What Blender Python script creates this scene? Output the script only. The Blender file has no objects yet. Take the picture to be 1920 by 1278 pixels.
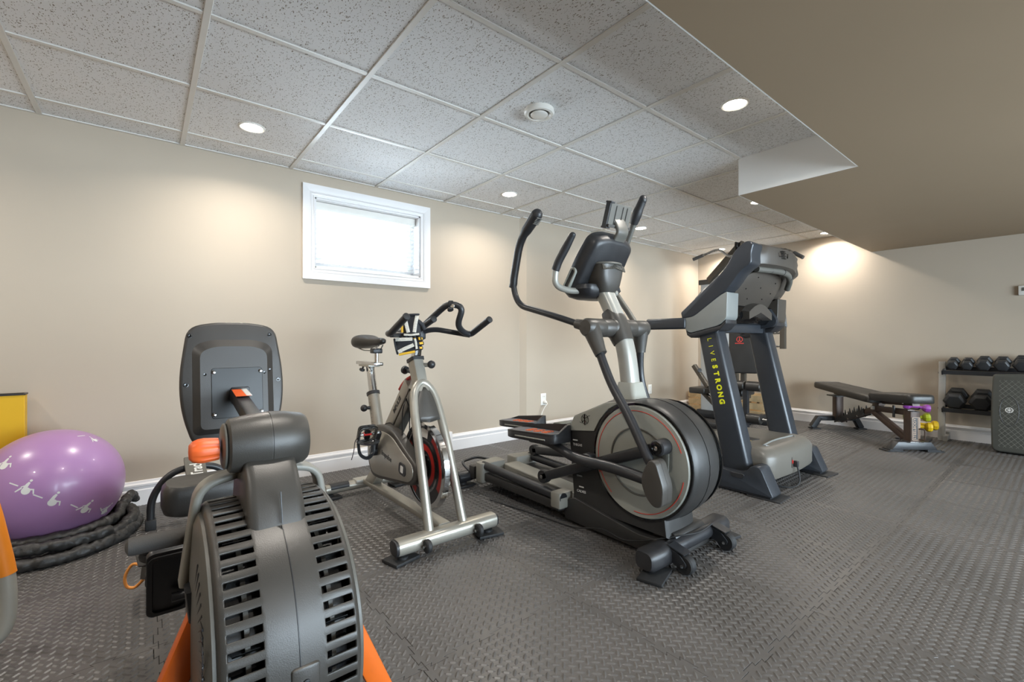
import bpy, bmesh, math, random
from mathutils import Vector as V, Matrix as M

PI = math.pi
SC = bpy.context.scene
COL = SC.collection
random.seed(7)

# ------------------------------------------------------------------ camera, world, exposure
CAM_H = 0.955
YAW = math.radians(38.8)
cam_d = bpy.data.cameras.new('camera')
cam_d.sensor_width = 36.0
cam_d.lens = 36.0 * 855.0 / 1920.0
cam_d.shift_y = -1.0 / 1920.0
cam_d.clip_start = 0.02
cam = bpy.data.objects.new('camera', cam_d)
COL.objects.link(cam)
cam.location = (0, 0, CAM_H)
cam.rotation_euler = (PI / 2, 0, -YAW)
SC.camera = cam

SC.view_settings.view_transform = 'Standard'
SC.view_settings.look = 'None'
SC.view_settings.gamma = 1.0
SC.view_settings.use_curve_mapping = False
SC.view_settings.exposure = 0.62
try:
    SC.cycles.max_bounces = 10
    SC.cycles.diffuse_bounces = 6
    SC.cycles.sample_clamp_indirect = 6.0
    SC.cycles.caustics_reflective = False
    SC.cycles.caustics_refractive = False
except Exception:
    pass

world = bpy.data.worlds.new('daylight')
SC.world = world
world.use_nodes = True
wb = world.node_tree.nodes['Background']
wb.inputs[0].default_value = (0.80, 0.90, 1.0, 1)
wb.inputs[1].default_value = 15.0

YF_ = -2.7
LAMP_W = 6.8
LAMP_COL = (1.0, 0.93, 0.84)

def area(name, loc, size, energy, color, rot=(0, 0, 0), shape='DISK', portal=False, size_y=None):
    l = bpy.data.lights.new(name, 'AREA')
    l.shape = shape
    l.size = size
    if size_y:
        l.size_y = size_y
    l.energy = energy
    l.color = color
    if shape == 'DISK':
        l.spread = math.radians(150)
    if portal:
        l.cycles.is_portal = True
    o = bpy.data.objects.new(name, l)
    COL.objects.link(o)
    o.location = loc
    o.rotation_euler = rot
    return o

# daylight comes in through the window opening (a portal only guides sky sampling)
area('window_portal', (1.36, 3.60, 1.725), 0.86, 1.0, (1, 1, 1), (-PI / 2, 0, 0), 'RECTANGLE', True, 0.52)

area('rear_window_portal', (2.9, YF_ - 0.19, 1.0), 5.0, 1.0, (1, 1, 1), (PI / 2, 0, 0), 'RECTANGLE', True, 1.7)

# ------------------------------------------------------------------ materials
def lin(c):
    if isinstance(c, str):
        c = c.lstrip('#')
        c = [int(c[i:i + 2], 16) / 255 for i in (0, 2, 4)]
    return tuple(((x / 12.92) if x <= 0.04045 else ((x + 0.055) / 1.055) ** 2.4) for x in c)

MATS = {}
def mat(name, color, rough=0.5, metal=0.0, var=0.06, vscale=8.0, bump=0.0, bscale=120.0, coat=0.0, spec=0.5, rvar=0.08):
    """procedural painted / moulded surface: colour mottling, roughness mottling, fine relief"""
    if name in MATS:
        return MATS[name]
    m = bpy.data.materials.new(name)
    m.use_nodes = True
    nt = m.node_tree
    b = nt.nodes['Principled BSDF']
    c = lin(color)
    tc = nt.nodes.new('ShaderNodeTexCoord')
    n = nt.nodes.new('ShaderNodeTexNoise')
    n.inputs['Scale'].default_value = vscale
    n.inputs['Detail'].default_value = 5
    nt.links.new(tc.outputs['Object'], n.inputs['Vector'])
    r = nt.nodes.new('ShaderNodeValToRGB')
    r.color_ramp.elements[0].position = 0.3
    r.color_ramp.elements[1].position = 0.7
    r.color_ramp.elements[0].color = tuple(x * (1 - var) for x in c) + (1,)
    r.color_ramp.elements[1].color = tuple(min(1, x * (1 + var)) for x in c) + (1,)
    nt.links.new(n.outputs['Fac'], r.inputs['Fac'])
    nt.links.new(r.outputs['Color'], b.inputs['Base Color'])
    mr = nt.nodes.new('ShaderNodeMapRange')
    mr.inputs['To Min'].default_value = max(0.02, rough - rvar)
    mr.inputs['To Max'].default_value = min(1, rough + rvar)
    nt.links.new(n.outputs['Fac'], mr.inputs['Value'])
    nt.links.new(mr.outputs['Result'], b.inputs['Roughness'])
    b.inputs['Metallic'].default_value = metal
    b.inputs['Specular IOR Level'].default_value = spec
    if coat:
        b.inputs['Coat Weight'].default_value = coat
        b.inputs['Coat Roughness'].default_value = 0.08
    if bump:
        n2 = nt.nodes.new('ShaderNodeTexNoise')
        n2.inputs['Scale'].default_value = bscale
        n2.inputs['Detail'].default_value = 3
        nt.links.new(tc.outputs['Object'], n2.inputs['Vector'])
        bp = nt.nodes.new('ShaderNodeBump')
        bp.inputs['Strength'].default_value = bump
        bp.inputs['Distance'].default_value = 0.002
        nt.links.new(n2.outputs['Fac'], bp.inputs['Height'])
        nt.links.new(bp.outputs['Normal'], b.inputs['Normal'])
    MATS[name] = m
    return m

def emit(name, color, strength):
    m = bpy.data.materials.new(name)
    m.use_nodes = True
    nt = m.node_tree
    b = nt.nodes['Principled BSDF']
    b.inputs['Base Color'].default_value = (1, 1, 1, 1)
    b.inputs['Emission Color'].default_value = tuple(color) + (1,)
    b.inputs['Emission Strength'].default_value = strength
    return m

WALL = mat('wall_paint', '#b9ac9b', 0.62, var=0.02, vscale=2.5, bump=0.05, bscale=260, spec=0.35)
SOFFIT = mat('shaded_soffit_paint', '#927f68', 0.6, var=0.02, vscale=2.0, bump=0.05, bscale=260, spec=0.35)  # wall paint darkened: the underside's shade is put into this colour
WHITE = mat('white_trim_paint', '#e6e3e2', 0.38, var=0.02, vscale=5)
SOFW = mat('white_wall_paint', '#dedcd8', 0.6, var=0.02, vscale=3, spec=0.3)
TBAR = mat('white_grid_metal', '#dfdcd6', 0.4, var=0.02)
PLASTIC_W = mat('white_plastic', '#e9e6df', 0.35, var=0.02)
BLACK = mat('black_plastic', '#28282a', 0.42, var=0.12, vscale=30, bump=0.12, bscale=500)
BLACKM = mat('black_powder_coat', '#26272a', 0.36, var=0.1, vscale=20, bump=0.1, bscale=700)
BLACKG = mat('gloss_black_plate', '#0d0d0e', 0.12, var=0.1, rvar=0.04)
RUBBER = mat('black_rubber', '#1d1d1e', 0.65, var=0.15, vscale=40, bump=0.25, bscale=300)
CHAR = mat('charcoal_plastic', '#403d39', 0.38, var=0.06, vscale=12, bump=0.15, bscale=600)
GREYP = mat('grey_plastic', '#85837b', 0.42, var=0.04, vscale=10, bump=0.1, bscale=600)
GREYD = mat('dark_grey_plastic', '#5b5953', 0.42, var=0.05, vscale=10, bump=0.1, bscale=600)
SILVER = mat('silver_painted_steel', '#a6a298', 0.33, 0.55, var=0.04, vscale=12)
CHROME = mat('polished_chrome', '#cfcfcf', 0.10, 1.0, var=0.03, rvar=0.04)
STEEL = mat('bare_steel', '#9b9b9b', 0.28, 1.0, var=0.06, vscale=30)
ORANGE = mat('orange_plastic', '#e8642c', 0.42, var=0.06, vscale=20, bump=0.05)
ORANGEM = mat('orange_painted_steel', '#e06a1f', 0.35, var=0.05, vscale=15)
RED = mat('red_paint', '#b3302a', 0.4, var=0.06)
FOAM = mat('dark_foam_grip', '#4a4846', 0.75, var=0.08, vscale=60, bump=0.25, bscale=500)
VINYL = mat('black_vinyl', '#2b2927', 0.40, var=0.08, vscale=10, bump=0.12, bscale=220)
WHITEINK = mat('white_print', '#d9d9d6', 0.5, var=0.03)
YELLOW = mat('yellow_print', '#dede1f', 0.5, var=0.04)

# ------------------------------------------------------------------ mesh building
def sm(pts, k=6, closed=False):
    """Catmull-Rom through points"""
    P = [V(p) for p in pts]
    n = len(P)
    out = []
    rng = range(n if closed else n - 1)
    for i in rng:
        if closed:
            a, b, c, d = P[i - 1], P[i], P[(i + 1) % n], P[(i + 2) % n]
        else:
            a, b, c, d = P[max(i - 1, 0)], P[i], P[i + 1], P[min(i + 2, n - 1)]
        for j in range(k):
            t = j / k
            out.append(0.5 * ((2 * b) + (c - a) * t + (2 * a - 5 * b + 4 * c - d) * t * t + (3 * b - a - 3 * c + d) * t ** 3))
    if not closed:
        out.append(P[-1])
    return out

def fil(pts, r, k=5):
    """polyline with rounded corners (bent tube)"""
    P = [V(p) for p in pts]
    if not hasattr(r, '__len__'):
        r = [r] * len(P)
    out = [P[0]]
    for i in range(1, len(P) - 1):
        a, b, c = P[i - 1], P[i], P[i + 1]
        rr = min(r[i], (a - b).length * 0.49, (c - b).length * 0.49)
        s = b + (a - b).normalized() * rr
        e = b + (c - b).normalized() * rr
        for j in range(k + 1):
            t = j / k
            out.append((1 - t) ** 2 * s + 2 * t * (1 - t) * b + t * t * e)
    out.append(P[-1])
    return out

def rpoly(w, h, r, k=4):
    """rounded rectangle outline, centred"""
    r = min(r, w / 2 - 1e-5, h / 2 - 1e-5)
    out = []
    for cx, cy, a0 in ((w / 2 - r, h / 2 - r, 0), (-w / 2 + r, h / 2 - r, 90), (-w / 2 + r, -h / 2 + r, 180), (w / 2 - r, -h / 2 + r, 270)):
        for j in range(k + 1):
            a = math.radians(a0 + 90 * j / k)
            out.append((cx + r * math.cos(a), cy + r * math.sin(a)))
    return out

def rcorner(poly, r, k=4):
    """round the corners of any 2-D polygon"""
    n = len(poly)
    P = [V((p[0], p[1], 0)) for p in poly]
    if not hasattr(r, '__len__'):
        r = [r] * n
    out = []
    for i in range(n):
        a, b, c = P[i - 1], P[i], P[(i + 1) % n]
        rr = min(r[i], (a - b).length * 0.49, (c - b).length * 0.49)
        if rr <= 1e-6:
            out.append((b.x, b.y))
            continue
        s = b + (a - b).normalized() * rr
        e = b + (c - b).normalized() * rr
        for j in range(k + 1):
            t = j / k
            q = (1 - t) ** 2 * s + 2 * t * (1 - t) * b + t * t * e
            out.append((q.x, q.y))
    return out

def circ(r, n=24, cx=0, cy=0, a0=0, a1=360):
    full = abs(a1 - a0) >= 360
    return [(cx + r * math.cos(math.radians(a0 + (a1 - a0) * i / (n if full else n - 1))),
             cy + r * math.sin(math.radians(a0 + (a1 - a0) * i / (n if full else n - 1)))) for i in range(n)]

class MB:
    def __init__(s):
        s.v = []
        s.f = []
    def add(s, vs, fs):
        o = len(s.v)
        s.v += [V(p) for p in vs]
        s.f += [[i + o for i in f] for f in fs]
        return s
    def box(s, c, d, R=None):
        c = V(c)
        vs = []
        for x in (-.5, .5):
            for y in (-.5, .5):
                for z in (-.5, .5):
                    p = V((x * d[0], y * d[1], z * d[2]))
                    vs.append((R @ p if R else p) + c)
        return s.add(vs, [(0, 1, 3, 2), (4, 6, 7, 5), (0, 4, 5, 1), (2, 3, 7, 6), (0, 2, 6, 4), (1, 5, 7, 3)])
    def rings(s, rings, cap=True, closed=False):
        n = len(rings[0])
        vs = [p for r in rings for p in r]
        fs = []
        m = len(rings)
        for i in range(m if closed else m - 1):
            j = (i + 1) % m
            for k in range(n):
                fs.append((i * n + k, i * n + (k + 1) % n, j * n + (k + 1) % n, j * n + k))
        if cap and not closed:
            fs.append(tuple(range(n))[::-1])
            fs.append(tuple(range((m - 1) * n, m * n)))
        return s.add(vs, fs)
    def tube(s, pts, r, n=10, cap=True, closed=False, prof=None, up=None):
        """sweep a circle (or a 2-D profile) along points; r number or per-point list"""
        P = [V(p) for p in pts]
        m = len(P)
        rs = r if hasattr(r, '__len__') else [r] * m
        if len(rs) != m:
            q = rs
            rs = []
            for i in range(m):
                f = i / (m - 1) * (len(q) - 1)
                k = min(int(f), len(q) - 2)
                rs.append(q[k] + (q[k + 1] - q[k]) * (f - k))
        T = []
        for i in range(m):
            if closed:
                t = P[(i + 1) % m] - P[i - 1]
            else:
                t = P[min(i + 1, m - 1)] - P[max(i - 1, 0)]
            T.append(t.normalized())
        u = V(up) if up else (V((0, 0, 1)) if abs(T[0].z) < 0.9 else V((0, 1, 0)))
        u = (u - T[0] * u.dot(T[0])).normalized()
        rings = []
        pr = prof or [(math.cos(2 * PI * k / n), math.sin(2 * PI * k / n)) for k in range(n)]
        for i in range(m):
            u = (u - T[i] * u.dot(T[i])).normalized()
            w = T[i].cross(u)
            rings.append([P[i] + (w * a + u * b) * rs[i] for a, b in pr])
        return s.rings(rings, cap, closed)
    def rod(s, a, b, r, n=12, r2=None):
        return s.tube([a, b], [r, r if r2 is None else r2], n)
    def bar(s, a, b, w, h, up=(0, 0, 1), rr=0.15):
        """rectangular tube from a to b, w across, h along up"""
        return s.tube([a, b], 1.0, prof=rpoly(w, h, rr * min(w, h), 2), up=up)
    def lathe(s, prof, o, axis=(0, 0, 1), n=24, ring=False):
        """prof [(r, h)] revolved about axis from o"""
        o = V(o)
        ax = V(axis).normalized()
        u = ax.orthogonal().normalized()
        w = ax.cross(u)
        rings = []
        for r, h in prof:
            rings.append([o + ax * h + (u * math.cos(2 * PI * k / n) + w * math.sin(2 * PI * k / n)) * max(r, 1e-5) for k in range(n)])
        return s.rings(rings, not ring, ring)
    def prism(s, poly, fn, a, b):
        """extrude a 2-D polygon: fn(u, v, w) -> xyz, between w = a and w = b"""
        n = len(poly)
        vs = [fn(p[0], p[1], a) for p in poly] + [fn(p[0], p[1], b) for p in poly]
        fs = [tuple(range(n))[::-1], tuple(range(n, 2 * n))]
        fs += [(k, (k + 1) % n, n + (k + 1) % n, n + k) for k in range(n)]
        return s.add(vs, fs)
    def frame(s, outer, inner, fn, a, b):
        """plate with a hole: outer and inner outlines with equal counts"""
        n = len(outer)
        vs = []
        for w in (a, b):
            vs += [fn(p[0], p[1], w) for p in outer] + [fn(p[0], p[1], w) for p in inner]
        fs = []
        for k in range(n):
            j = (k + 1) % n
            fs += [(k, j, n + j, n + k), (2 * n + j, 2 * n + k, 3 * n + k, 3 * n + j),
                   (k, 2 * n + k, 2 * n + j, j), (n + j, 3 * n + j, 3 * n + k, n + k)]
        return s.add(vs, fs)
    def ball(s, c, r, n=16, m=10, R=None):
        c = V(c)
        rr = r if hasattr(r, '__len__') else (r, r, r)
        rings = []
        for i in range(m + 1):
            a = PI * i / m
            ring = []
            for k in range(n):
                b = 2 * PI * k / n
                p = V((rr[0] * max(math.sin(a), 1e-4) * math.cos(b), rr[1] * max(math.sin(a), 1e-4) * math.sin(b), -rr[2] * math.cos(a)))
                ring.append((R @ p if R else p) + c)
            rings.append(ring)
        return s.rings(rings)
    def build(s, name, m, parent=None, bevel=0.0, bseg=2, smooth=38, label=None, sub=0):
        # thing > part > sub-part, never a fourth level
        while parent is not None and parent.parent is not None and parent.parent.parent is not None:
            parent = parent.parent
        bm = bmesh.new()
        vs = [bm.verts.new(p) for p in s.v]
        for f in s.f:
            try:
                bm.faces.new([vs[i] for i in f])
            except ValueError:
                pass
        bmesh.ops.remove_doubles(bm, verts=bm.verts, dist=1e-6)
        bmesh.ops.recalc_face_normals(bm, faces=bm.faces)
        if bevel:
            es = [e for e in bm.edges if len(e.link_faces) == 2 and e.calc_face_angle(0) > math.radians(32)]
            bmesh.ops.bevel(bm, geom=es, offset=bevel, segments=bseg, profile=0.5, affect='EDGES', clamp_overlap=True)
        lo = V((1e9,) * 3)
        hi = V((-1e9,) * 3)
        for v in bm.verts:
            for k in range(3):
                lo[k] = min(lo[k], v.co[k])
                hi[k] = max(hi[k], v.co[k])
        c = (lo + hi) / 2
        if parent is None:
            c.z = lo.z
        for v in bm.verts:
            v.co -= c
        ang = math.radians(smooth)
        for f in bm.faces:
            f.smooth = True
        for e in bm.edges:
            if len(e.link_faces) == 2 and e.calc_face_angle(0) > ang:
                e.smooth = False
        me = bpy.data.meshes.new(name)
        bm.to_mesh(me)
        bm.free()
        me.materials.append(m)
        o = bpy.data.objects.new(name, me)
        COL.objects.link(o)
        pw = V((0, 0, 0))
        q = parent
        while q is not None:
            pw += q.location
            q = q.parent
        o.location = c - pw
        o.parent = parent
        if label:
            o['label'] = label
        if sub:
            md = o.modifiers.new('sub', 'SUBSURF')
            md.levels = md.render_levels = sub
        return o

def thing(name, label, cat, loc, group=None):
    o = bpy.data.objects.new(name, None)
    o.empty_display_size = 0.1
    COL.objects.link(o)
    o.location = loc
    return tag(o, label, cat, group)

def tag(o, label, cat, group=None):
    o['label'] = label
    o['category'] = cat
    if group:
        o['group'] = group
    return o

def struct(o, label=None):
    o['kind'] = 'structure'
    if label:
        o['label'] = label
    return o

def copy_to(o, parent, loc):
    c = o.copy()
    COL.objects.link(c)
    c.parent = parent
    c.location = loc
    return c

def text(s, size, m, parent, o, xd, yd, name='lettering', ext=0.0006, align='CENTER', label=None, space=1.0, sx=1.0, bold=0.0):
    cu = bpy.data.curves.new('t', 'FONT')
    cu.body = s
    cu.size = size
    cu.extrude = ext
    cu.offset = bold
    cu.align_x = align
    cu.align_y = 'CENTER'
    cu.space_character = space
    cu.resolution_u = 3
    t = bpy.data.objects.new('t', cu)
    COL.objects.link(t)
    dg = bpy.context.evaluated_depsgraph_get()
    me = bpy.data.meshes.new_from_object(t.evaluated_get(dg))
    bpy.data.objects.remove(t)
    xd = V(xd).normalized()
    yd = V(yd)
    yd = (yd - xd * yd.dot(xd)).normalized()
    zd = xd.cross(yd)
    mb = MB()
    o = V(o)
    mb.add([o + xd * v.co.x * sx + yd * v.co.y + zd * v.co.z for v in me.vertices], [list(p.vertices) for p in me.polygons])
    bpy.data.meshes.remove(me)
    return mb.build(name, m, parent, label=label)

XY = lambda z0=0: (lambda u, v, w: V((u, v, w)))
YZ = lambda u, v, w: V((w, u, v))      # polygon in the y-z plane, extruded along x
XZ = lambda u, v, w: V((u, w, v))      # polygon in the x-z plane, extruded along y
XYP = lambda u, v, w: V((u, v, w))     # polygon in the x-y plane, extruded along z
def at(o, xd, yd):
    """plane through o spanned by xd, yd; w along the normal"""
    o = V(o); xd = V(xd).normalized(); yd = V(yd); yd = (yd - xd * yd.dot(xd)).normalized(); zd = xd.cross(yd)
    return lambda u, v, w: o + xd * u + yd * v + zd * w
# ------------------------------------------------------------------ room shell
H = 2.142            # ceiling
XL, XR = -1.9, 6.09  # left (unseen) and far right walls
YB, YB2 = 3.42, 3.375  # window wall, and its slightly proud part
YF = -2.7            # unseen wall behind the camera
XBUMP = 2.845      # the proud part starts here with a chamfered step
XB2 = 2.895
SZ = 1.907           # underside of the dropped soffit
SX, SY1, SY2 = 3.04, 0.757, 1.40
WX0, WX1, WZ0, WZ1 = 0.942, 1.772, 1.474, 1.978   # window opening

# --- walls
mb = MB()
T = 0.2
def wallbox(x0, x1, y0, y1, z0, z1):
    mb.box(((x0 + x1) / 2, (y0 + y1) / 2, (z0 + z1) / 2), (x1 - x0, y1 - y0, z1 - z0))
outer = [(XL - T, -0.02), (XBUMP, -0.02), (XBUMP, H + 0.1), (XL - T, H + 0.1)]
inner = [(WX0, WZ0), (WX1, WZ0), (WX1, WZ1), (WX0, WZ1)]
mb.frame(outer, inner, XZ, YB, YB + T)
mb.prism([(XBUMP - .001, YB + T + .003), (XBUMP - .001, YB + .0005), (XB2, YB2), (XR + T, YB2), (XR + T, YB + T + .003)], XYP, -0.021, H + 0.101)
struct(mb.build('wall_back', WALL), 'beige painted wall with the small window')
mb = MB(); wallbox(XR, XR + T, YF - T, YB2, -0.02, H + 0.1)
struct(mb.build('wall_right', WALL), 'beige painted far wall behind the bench and dumbbell rack')
mb = MB(); wallbox(XL - T, XL, YF - T, YB, -0.02, H + 0.1)
struct(mb.build('wall_left', WALL), 'beige painted side wall')
mb = MB()
mb.frame([(XL, -0.02), (XR, -0.02), (XR, H + 0.1), (XL, H + 0.1)], [(.4, .15), (5.4, .15), (5.4, 1.85), (.4, 1.85)], XZ, YF - T, YF)
struct(mb.build('wall_front', WALL), 'beige painted wall behind the camera')

# --- ceiling: deck, lay-in tiles, tee bars
mb = MB(); wallbox(XL - T, XR + T, YF - T, YB + T, H + 0.03, H + 0.1)
ceiling = struct(mb.build('ceiling', TBAR), 'suspended ceiling of square speckled tiles')

def ceiling_mat():
    m = bpy.data.materials.new('fissured_ceiling_tile')
    m.use_nodes = True
    nt = m.node_tree
    b = nt.nodes['Principled BSDF']
    b.inputs['Roughness'].default_value = 0.9
    b.inputs['Specular IOR Level'].default_value = 0.15
    ge = nt.nodes.new('ShaderNodeNewGeometry')
    mp = nt.nodes.new('ShaderNodeMapping')
    mp.inputs['Scale'].default_value = (1.0, 0.55, 1.0)
    mp.inputs['Rotation'].default_value = (0, 0, 0.6)
    nt.links.new(ge.outputs['Position'], mp.inputs['Vector'])
    n0 = nt.nodes.new('ShaderNodeTexNoise'); n0.inputs['Scale'].default_value = 90; n0.inputs['Detail'].default_value = 2
    nt.links.new(ge.outputs['Position'], n0.inputs['Vector'])
    va = nt.nodes.new('ShaderNodeVectorMath'); va.operation = 'MULTIPLY_ADD'
    va.inputs[1].default_value = (0.013, 0.013, 0.0)
    nt.links.new(n0.outputs['Color'], va.inputs[0]); nt.links.new(mp.outputs['Vector'], va.inputs[2])
    vo = nt.nodes.new('ShaderNodeTexVoronoi'); vo.inputs['Scale'].default_value = 235
    nt.links.new(va.outputs['Vector'], vo.inputs['Vector'])
    n1 = nt.nodes.new('ShaderNodeTexNoise'); n1.inputs['Scale'].default_value = 45; n1.inputs['Detail'].default_value = 2
    nt.links.new(ge.outputs['Position'], n1.inputs['Vector'])
    mul = nt.nodes.new('ShaderNodeMath'); mul.operation = 'MULTIPLY_ADD'
    mul.inputs[1].default_value = 0.95; mul.inputs[2].default_value = 0.0
    sep = nt.nodes.new('ShaderNodeSeparateColor')
    nt.links.new(vo.outputs['Color'], sep.inputs['Color'])
    sq = nt.nodes.new('ShaderNodeMath'); sq.operation = 'MULTIPLY'
    nt.links.new(sep.outputs[0], sq.inputs[0]); nt.links.new(sep.outputs[0], sq.inputs[1])
    nt.links.new(sq.outputs[0], mul.inputs[0])
    th = nt.nodes.new('ShaderNodeMath'); th.operation = 'MULTIPLY'
    th.inputs[1].default_value = 0.52
    nt.links.new(mul.outputs[0], th.inputs[0])
    lt = nt.nodes.new('ShaderNodeMath'); lt.operation = 'LESS_THAN'
    nt.links.new(vo.outputs['Distance'], lt.inputs[0]); nt.links.new(th.outputs[0], lt.inputs[1])
    mx = nt.nodes.new('ShaderNodeMix'); mx.data_type = 'RGBA'
    mx.inputs['A'].default_value = lin('#ececec') + (1,)
    mx.inputs['B'].default_value = lin('#8a8276') + (1,)
    nt.links.new(lt.outputs[0], mx.inputs['Factor'])
    nt.links.new(mx.outputs['Result'], b.inputs['Base Color'])
    inv = nt.nodes.new('ShaderNodeMath'); inv.operation = 'SUBTRACT'; inv.inputs[0].default_value = 1.0
    nt.links.new(lt.outputs[0], inv.inputs[1])
    bp = nt.nodes.new('ShaderNodeBump'); bp.inputs['Strength'].default_value = 0.35; bp.inputs['Distance'].default_value = 0.002
    nt.links.new(inv.outputs[0], bp.inputs['Height']); nt.links.new(bp.outputs['Normal'], b.inputs['Normal'])
    return m
CTILE = ceiling_mat()

GX = [0.175 + 0.6085 * k for k in range(-4, 11)]
GX = [XL] + [x for x in GX if XL + 0.05 < x < XR - 0.05] + [XR]
GY = [1.389 + 0.606 * k for k in range(-2, 4)]
GY = [SY1] + [y for y in GY if SY1 + 0.03 < y < YB2 - 0.05] + [YB]
tile_cache = {}
def in_soffit(x, y):
    return y < (SY1 if x < SX else SY2)
def ceil_tile(x0, x1, y0, y1):
    g = 0.010
    w, d = x1 - x0 - 2 * g, y1 - y0 - 2 * g
    if w < 0.02 or d < 0.02:
        return
    key = (round(w, 3), round(d, 3))
    loc = V(((x0 + x1) / 2, (y0 + y1) / 2, H + 0.013))
    if key in tile_cache:
        copy_to(tile_cache[key], ceiling, loc - ceiling.location)
    else:
        tile_cache[key] = MB().box(loc, (w, d, 0.014)).build('ceiling_tile', CTILE, ceiling, bevel=0.002, bseg=1)
for i in range(len(GX) - 1):
    for j in range(len(GY) - 1):
        x0, x1, y0, y1 = GX[i], GX[i + 1], GY[j], GY[j + 1]
        if x1 <= SX + 0.2 or y0 >= SY2 - 0.02:
            if in_soffit((x0 + x1) / 2, (y0 + y1) / 2):
                continue
            ceil_tile(x0, min(x1, SX + .006) if in_soffit(x1 - .01, (y0 + y1) / 2) else x1, y0, y1)
# tee bars: long runners along y, cross tees between them
for x in GX[1:-1]:
    y0 = SY1 if x < SX else SY2
    MB().box((x, (y0 + YB) / 2, H + 0.002), (0.024, YB - y0, 0.008)).build('tee_bar', TBAR, ceiling, bevel=0.0015, bseg=1)
for y in GY[1:-1]:
    for i in range(len(GX) - 1):
        xm = (GX[i] + GX[i + 1]) / 2
        if in_soffit(xm, y):
            continue
        a, b = GX[i] + (0.012 if i else 0), GX[i + 1] - (0.012 if i < len(GX) - 2 else 0)
        MB().box(((a + b) / 2, y, H + 0.0035), (b - a, 0.022, 0.007)).build('cross_tee', TBAR, ceiling, bevel=0.0012, bseg=1)
# wall angle
MB().box(((XL + XBUMP) / 2, YB - 0.008, H + 0.002), (XBUMP - XL, 0.016, 0.006)).build('wall_angle', TBAR, ceiling)
MB().box(((XR + XBUMP) / 2, YB2 - 0.008, H + 0.002), (XR - XBUMP, 0.016, 0.006)).build('wall_angle', TBAR, ceiling)
MB().box((XR - 0.008, (SY2 + YB2) / 2, H + 0.002), (0.016, YB2 - SY2, 0.006)).build('wall_angle', TBAR, ceiling)

# --- dropped soffit (L shaped)
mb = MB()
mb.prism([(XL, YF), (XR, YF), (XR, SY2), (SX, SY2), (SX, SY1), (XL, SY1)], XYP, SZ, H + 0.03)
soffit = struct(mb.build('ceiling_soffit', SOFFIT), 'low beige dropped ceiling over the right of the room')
MB().box((SX - 0.002, (SY1 + SY2) / 2, (SZ + H) / 2 + .012), (0.005, SY2 - SY1, H - SZ + 0.024)).build('soffit_end_panel', SOFW, soffit)
MB().box(((XL + SX) / 2, SY1 + 0.002, (SZ + H) / 2), (SX - XL, 0.005, H - SZ)).build('soffit_side_panel', SOFW, soffit)
MB().box(((XR + SX) / 2, SY2 + 0.002, (SZ + H) / 2), (XR - SX, 0.005, H - SZ)).build('soffit_side_panel', SOFW, soffit)

# --- floor slab and interlocking foam mats with raised tread
mb = MB(); wallbox(XL - T, XR + T, YF - T, YB + T, -0.10, -0.012)
FLOORB = mat('dark_subfloor', '#1c1b1a', 0.8)
floor = struct(mb.build('floor', FLOORB), 'dark grey interlocking foam mat floor with diamond tread')
def foam_mat_material():
    m = bpy.data.materials.new('foam_mat')
    m.use_nodes = True
    nt = m.node_tree
    b = nt.nodes['Principled BSDF']
    ge = nt.nodes.new('ShaderNodeNewGeometry')
    n = nt.nodes.new('ShaderNodeTexNoise'); n.inputs['Scale'].default_value = 1.7; n.inputs['Detail'].default_value = 4
    n2 = nt.nodes.new('ShaderNodeTexNoise'); n2.inputs['Scale'].default_value = 300; n2.inputs['Detail'].default_value = 2
    nt.links.new(ge.outputs['Position'], n.inputs['Vector']); nt.links.new(ge.outputs['Position'], n2.inputs['Vector'])
    r = nt.nodes.new('ShaderNodeValToRGB')
    r.color_ramp.elements[0].position = 0.3; r.color_ramp.elements[1].position = 0.75
    r.color_ramp.elements[0].color = lin('#4f4d4b') + (1,)
    r.color_ramp.elements[1].color = lin('#5a5755') + (1,)
    nt.links.new(n.outputs['Fac'], r.inputs['Fac']); nt.links.new(r.outputs['Color'], b.inputs['Base Color'])
    mr = nt.nodes.new('ShaderNodeMapRange'); mr.inputs['To Min'].default_value = 0.30; mr.inputs['To Max'].default_value = 0.46
    nt.links.new(n.outputs['Fac'], mr.inputs['Value']); nt.links.new(mr.outputs['Result'], b.inputs['Roughness'])
    b.inputs['Specular IOR Level'].default_value = 0.5
    bp = nt.nodes.new('ShaderNodeBump'); bp.inputs['Strength'].default_value = 0.12; bp.inputs['Distance'].default_value = 0.001
    nt.links.new(n2.outputs['Fac'], bp.inputs['Height']); nt.links.new(bp.outputs['Normal'], b.inputs['Normal'])
    return m
FMAT = foam_mat_material()
PITCH = 0.607
def jig(s):
    """dovetail offset along an edge, s in 0..1 -> list of (s, offset)"""
    out = []
    n = 7
    for k in range(n):
        c = (k + 0.5) / n
        sg = 1 if k % 2 else -1
        a, w1, w2 = 0.012 * sg, 0.021 / PITCH, 0.029 / PITCH
        out += [(c - w1, 0), (c - w2, a), (c + w2, a), (c + w1, 0)]
    return out
def mat_outline():
    P = PITCH
    J = jig(0)
    pts = [(0, 0)] + [(s * P, o) for s, o in J] + [(P, 0)] + [(P + o, s * P) for s, o in J] + [(P, P)]
    pts += [(s * P, P + o) for s, o in J[::-1]] + [(0, P)] + [(o, s * P) for s, o in J[::-1]]
    return [(x - P / 2, y - P / 2) for x, y in pts]
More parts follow.
